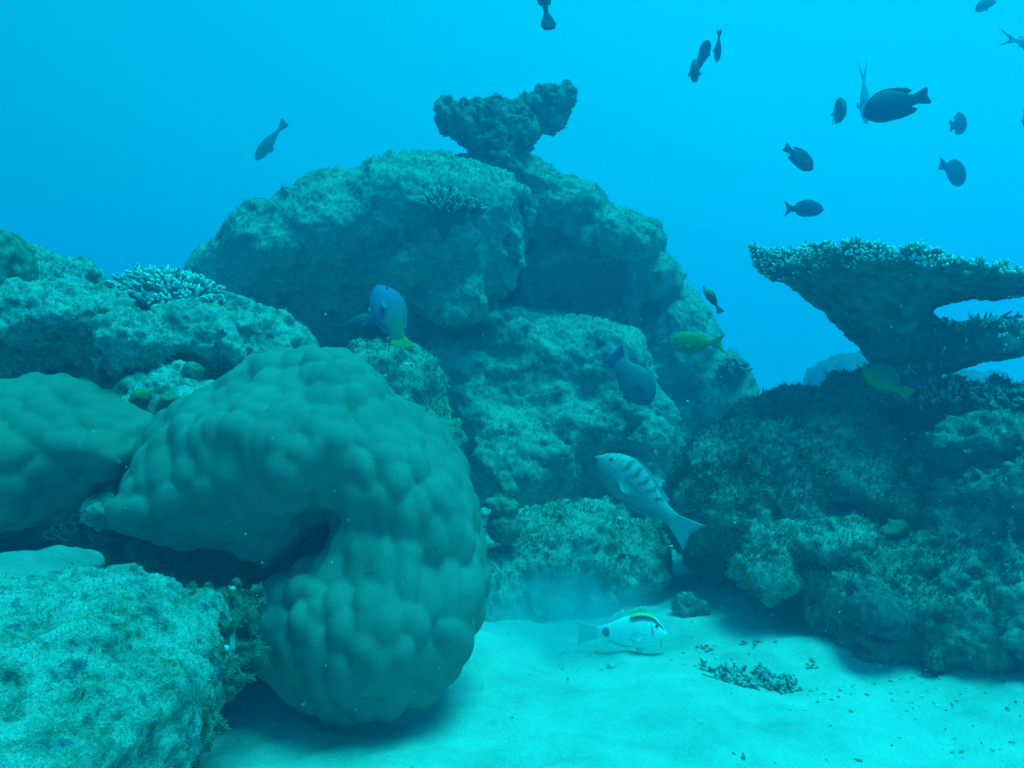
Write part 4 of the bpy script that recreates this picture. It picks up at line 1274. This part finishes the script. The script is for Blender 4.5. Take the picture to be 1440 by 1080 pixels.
def bluegrey(t, v):
    q = np.clip(t * 1.3 - .3, 0, 1)[:, None]
    return np.array([[.11, .18, .24]]) * (1 - q) + np.array([[.14, .21, .22]]) * q
fish(888, 530, 3.2, 100, (.62, .74), .3, deeper(WRASSE, 1.4), (.08, .18, .26), 'plump blue grey parrotfish nose down in front of the big rock', colf=bluegrey, fincol=(.06, .12, .2), tailcol=(.05, .11, .22), tail='trunc', roll=.2)
def barred(t, v):
    c = np.repeat([[.26, .30, .30]], len(t), 0)
    c = c * (1 + .22 * v)[:, None]
    for tb in (.27, .38, .49, .60, .71):
        b = np.exp(-((t - tb - .05 * v + .012 * np.sin(v * 9 + tb * 50)) / .024) ** 2) * np.clip((v - .0) / .35, 0, 1) * np.clip((1.02 - v) / .12, 0, 1)
        c = c * (1 - .68 * b)[:, None]
    line = np.exp(-((v - .02 + .2 * (t - .5)) / .09) ** 2) * np.clip((t - .3) / .1, 0, 1) * np.clip((.75 - t) / .1, 0, 1) * (.55 + .45 * np.sin(t * 90))
    head = np.clip((.22 - t) / .05, 0, 1) * np.clip((v + .4) / .2, 0, 1) * (np.sin(t * 130 + v * 7) * np.sin(v * 11 + 1) > .25)
    gill = np.exp(-((t - .235 + .03 * v * v) / .007) ** 2) * np.clip((.75 - np.abs(v)) / .1, 0, 1)
    mouth = np.exp(-((v + .12) / .10) ** 2) * np.clip((.045 - t) / .02, 0, 1)
    scale = 1 + .10 * np.sin(t * 150 + v * 3) * np.sin(v * 22)
    return c * ((1 - .45 * line) * (1 - .4 * head) * (1 - .4 * gill) * (1 - .6 * mouth) * scale)[:, None]
fish(906, 697, 2.6, 172, (-.76, -.65), .15, BARRED, (.33, .39, .39), 'pale wrasse with dark saddle bars nosing up at the mouth of the gully', colf=barred, fincol=(.22, .27, .28), tail='fan', roll=.1, esz=.012, pelvic=False)
def dashdot(t, v):
    c = np.repeat([[.88, .9, .88]], len(t), 0)
    dash = np.clip((v - .58) / .1, 0, 1) * np.clip((.93 - v) / .05, 0, 1) * np.clip((.52 - t) / .03, 0, 1) * np.clip((t - .01) / .03, 0, 1)
    c = c * (1 - .95 * dash)[:, None] + np.array([[.02, .0, .0]]) * dash[:, None]
    r = np.sqrt(((t - .87) / .06) ** 2 + ((v - .05) / .8) ** 2)
    spot = np.clip((1 - r) / .2, 0, 1)
    gill = np.exp(-((t - .2 - .03 * v * v) / .010) ** 2) * np.clip((.5 - v) / .1, 0, 1) * np.clip((v + .25) / .1, 0, 1)
    c = c * (1 - .95 * spot)[:, None] * (1 - .85 * gill)[:, None]
    yel = np.clip((v - .93) / .03, 0, 1) * np.clip((.6 - t) / .1, 0, 1) * np.clip((t - .12) / .05, 0, 1)
    return c * (1 - yel)[:, None] + np.array([[.4, .6, .06]]) * yel[:, None]
def barbels(L, bend, T, Bo):
    out = []
    for s in (1, -1):
        out.append(('barbel', fin([(.46, -.085), (.452, -.09)], [(.42, -.22), (.412, -.222)], .003, L, bend, (.6, .62, .58), n=4, y0=s * .02, flare=s * .02)))
    out.append(('dorsal_fin', fin([T(t) for t in (.56, .66, .78)], [(T(.58)[0], T(.58)[1] + .08), (T(.7)[0] - .02, T(.7)[1] + .07), (T(.84)[0], T(.84)[1] + .03)], .004, L, bend, (.6, .66, .64))))
    return out
_gx, _gY, _gz = sand_pt(885, 917)
fish(874, 888, _gY, 124, (1, -.10), -.12, deeper(GOAT, 1.18), (.66, .7, .68), 'white fish with a black back stripe and tail spot feeding on the sand', colf=dashdot, fincol=(.58, .64, .62), dcol=(.38, .56, .06), tailcol=(.5, .57, .56), tail='fan', bend=.12, extra=barbels,
     dors=[(.22, 0), (.24, .08), (.3, .075), (.4, .05), (.5, .02)], name='fish')
fish(1355, 522, 6.5, 26, (-.6, -.5), .4, SLIM, (.3, .4, .22), 'tiny pale green fish far behind the lower arm of the table coral', small=True)
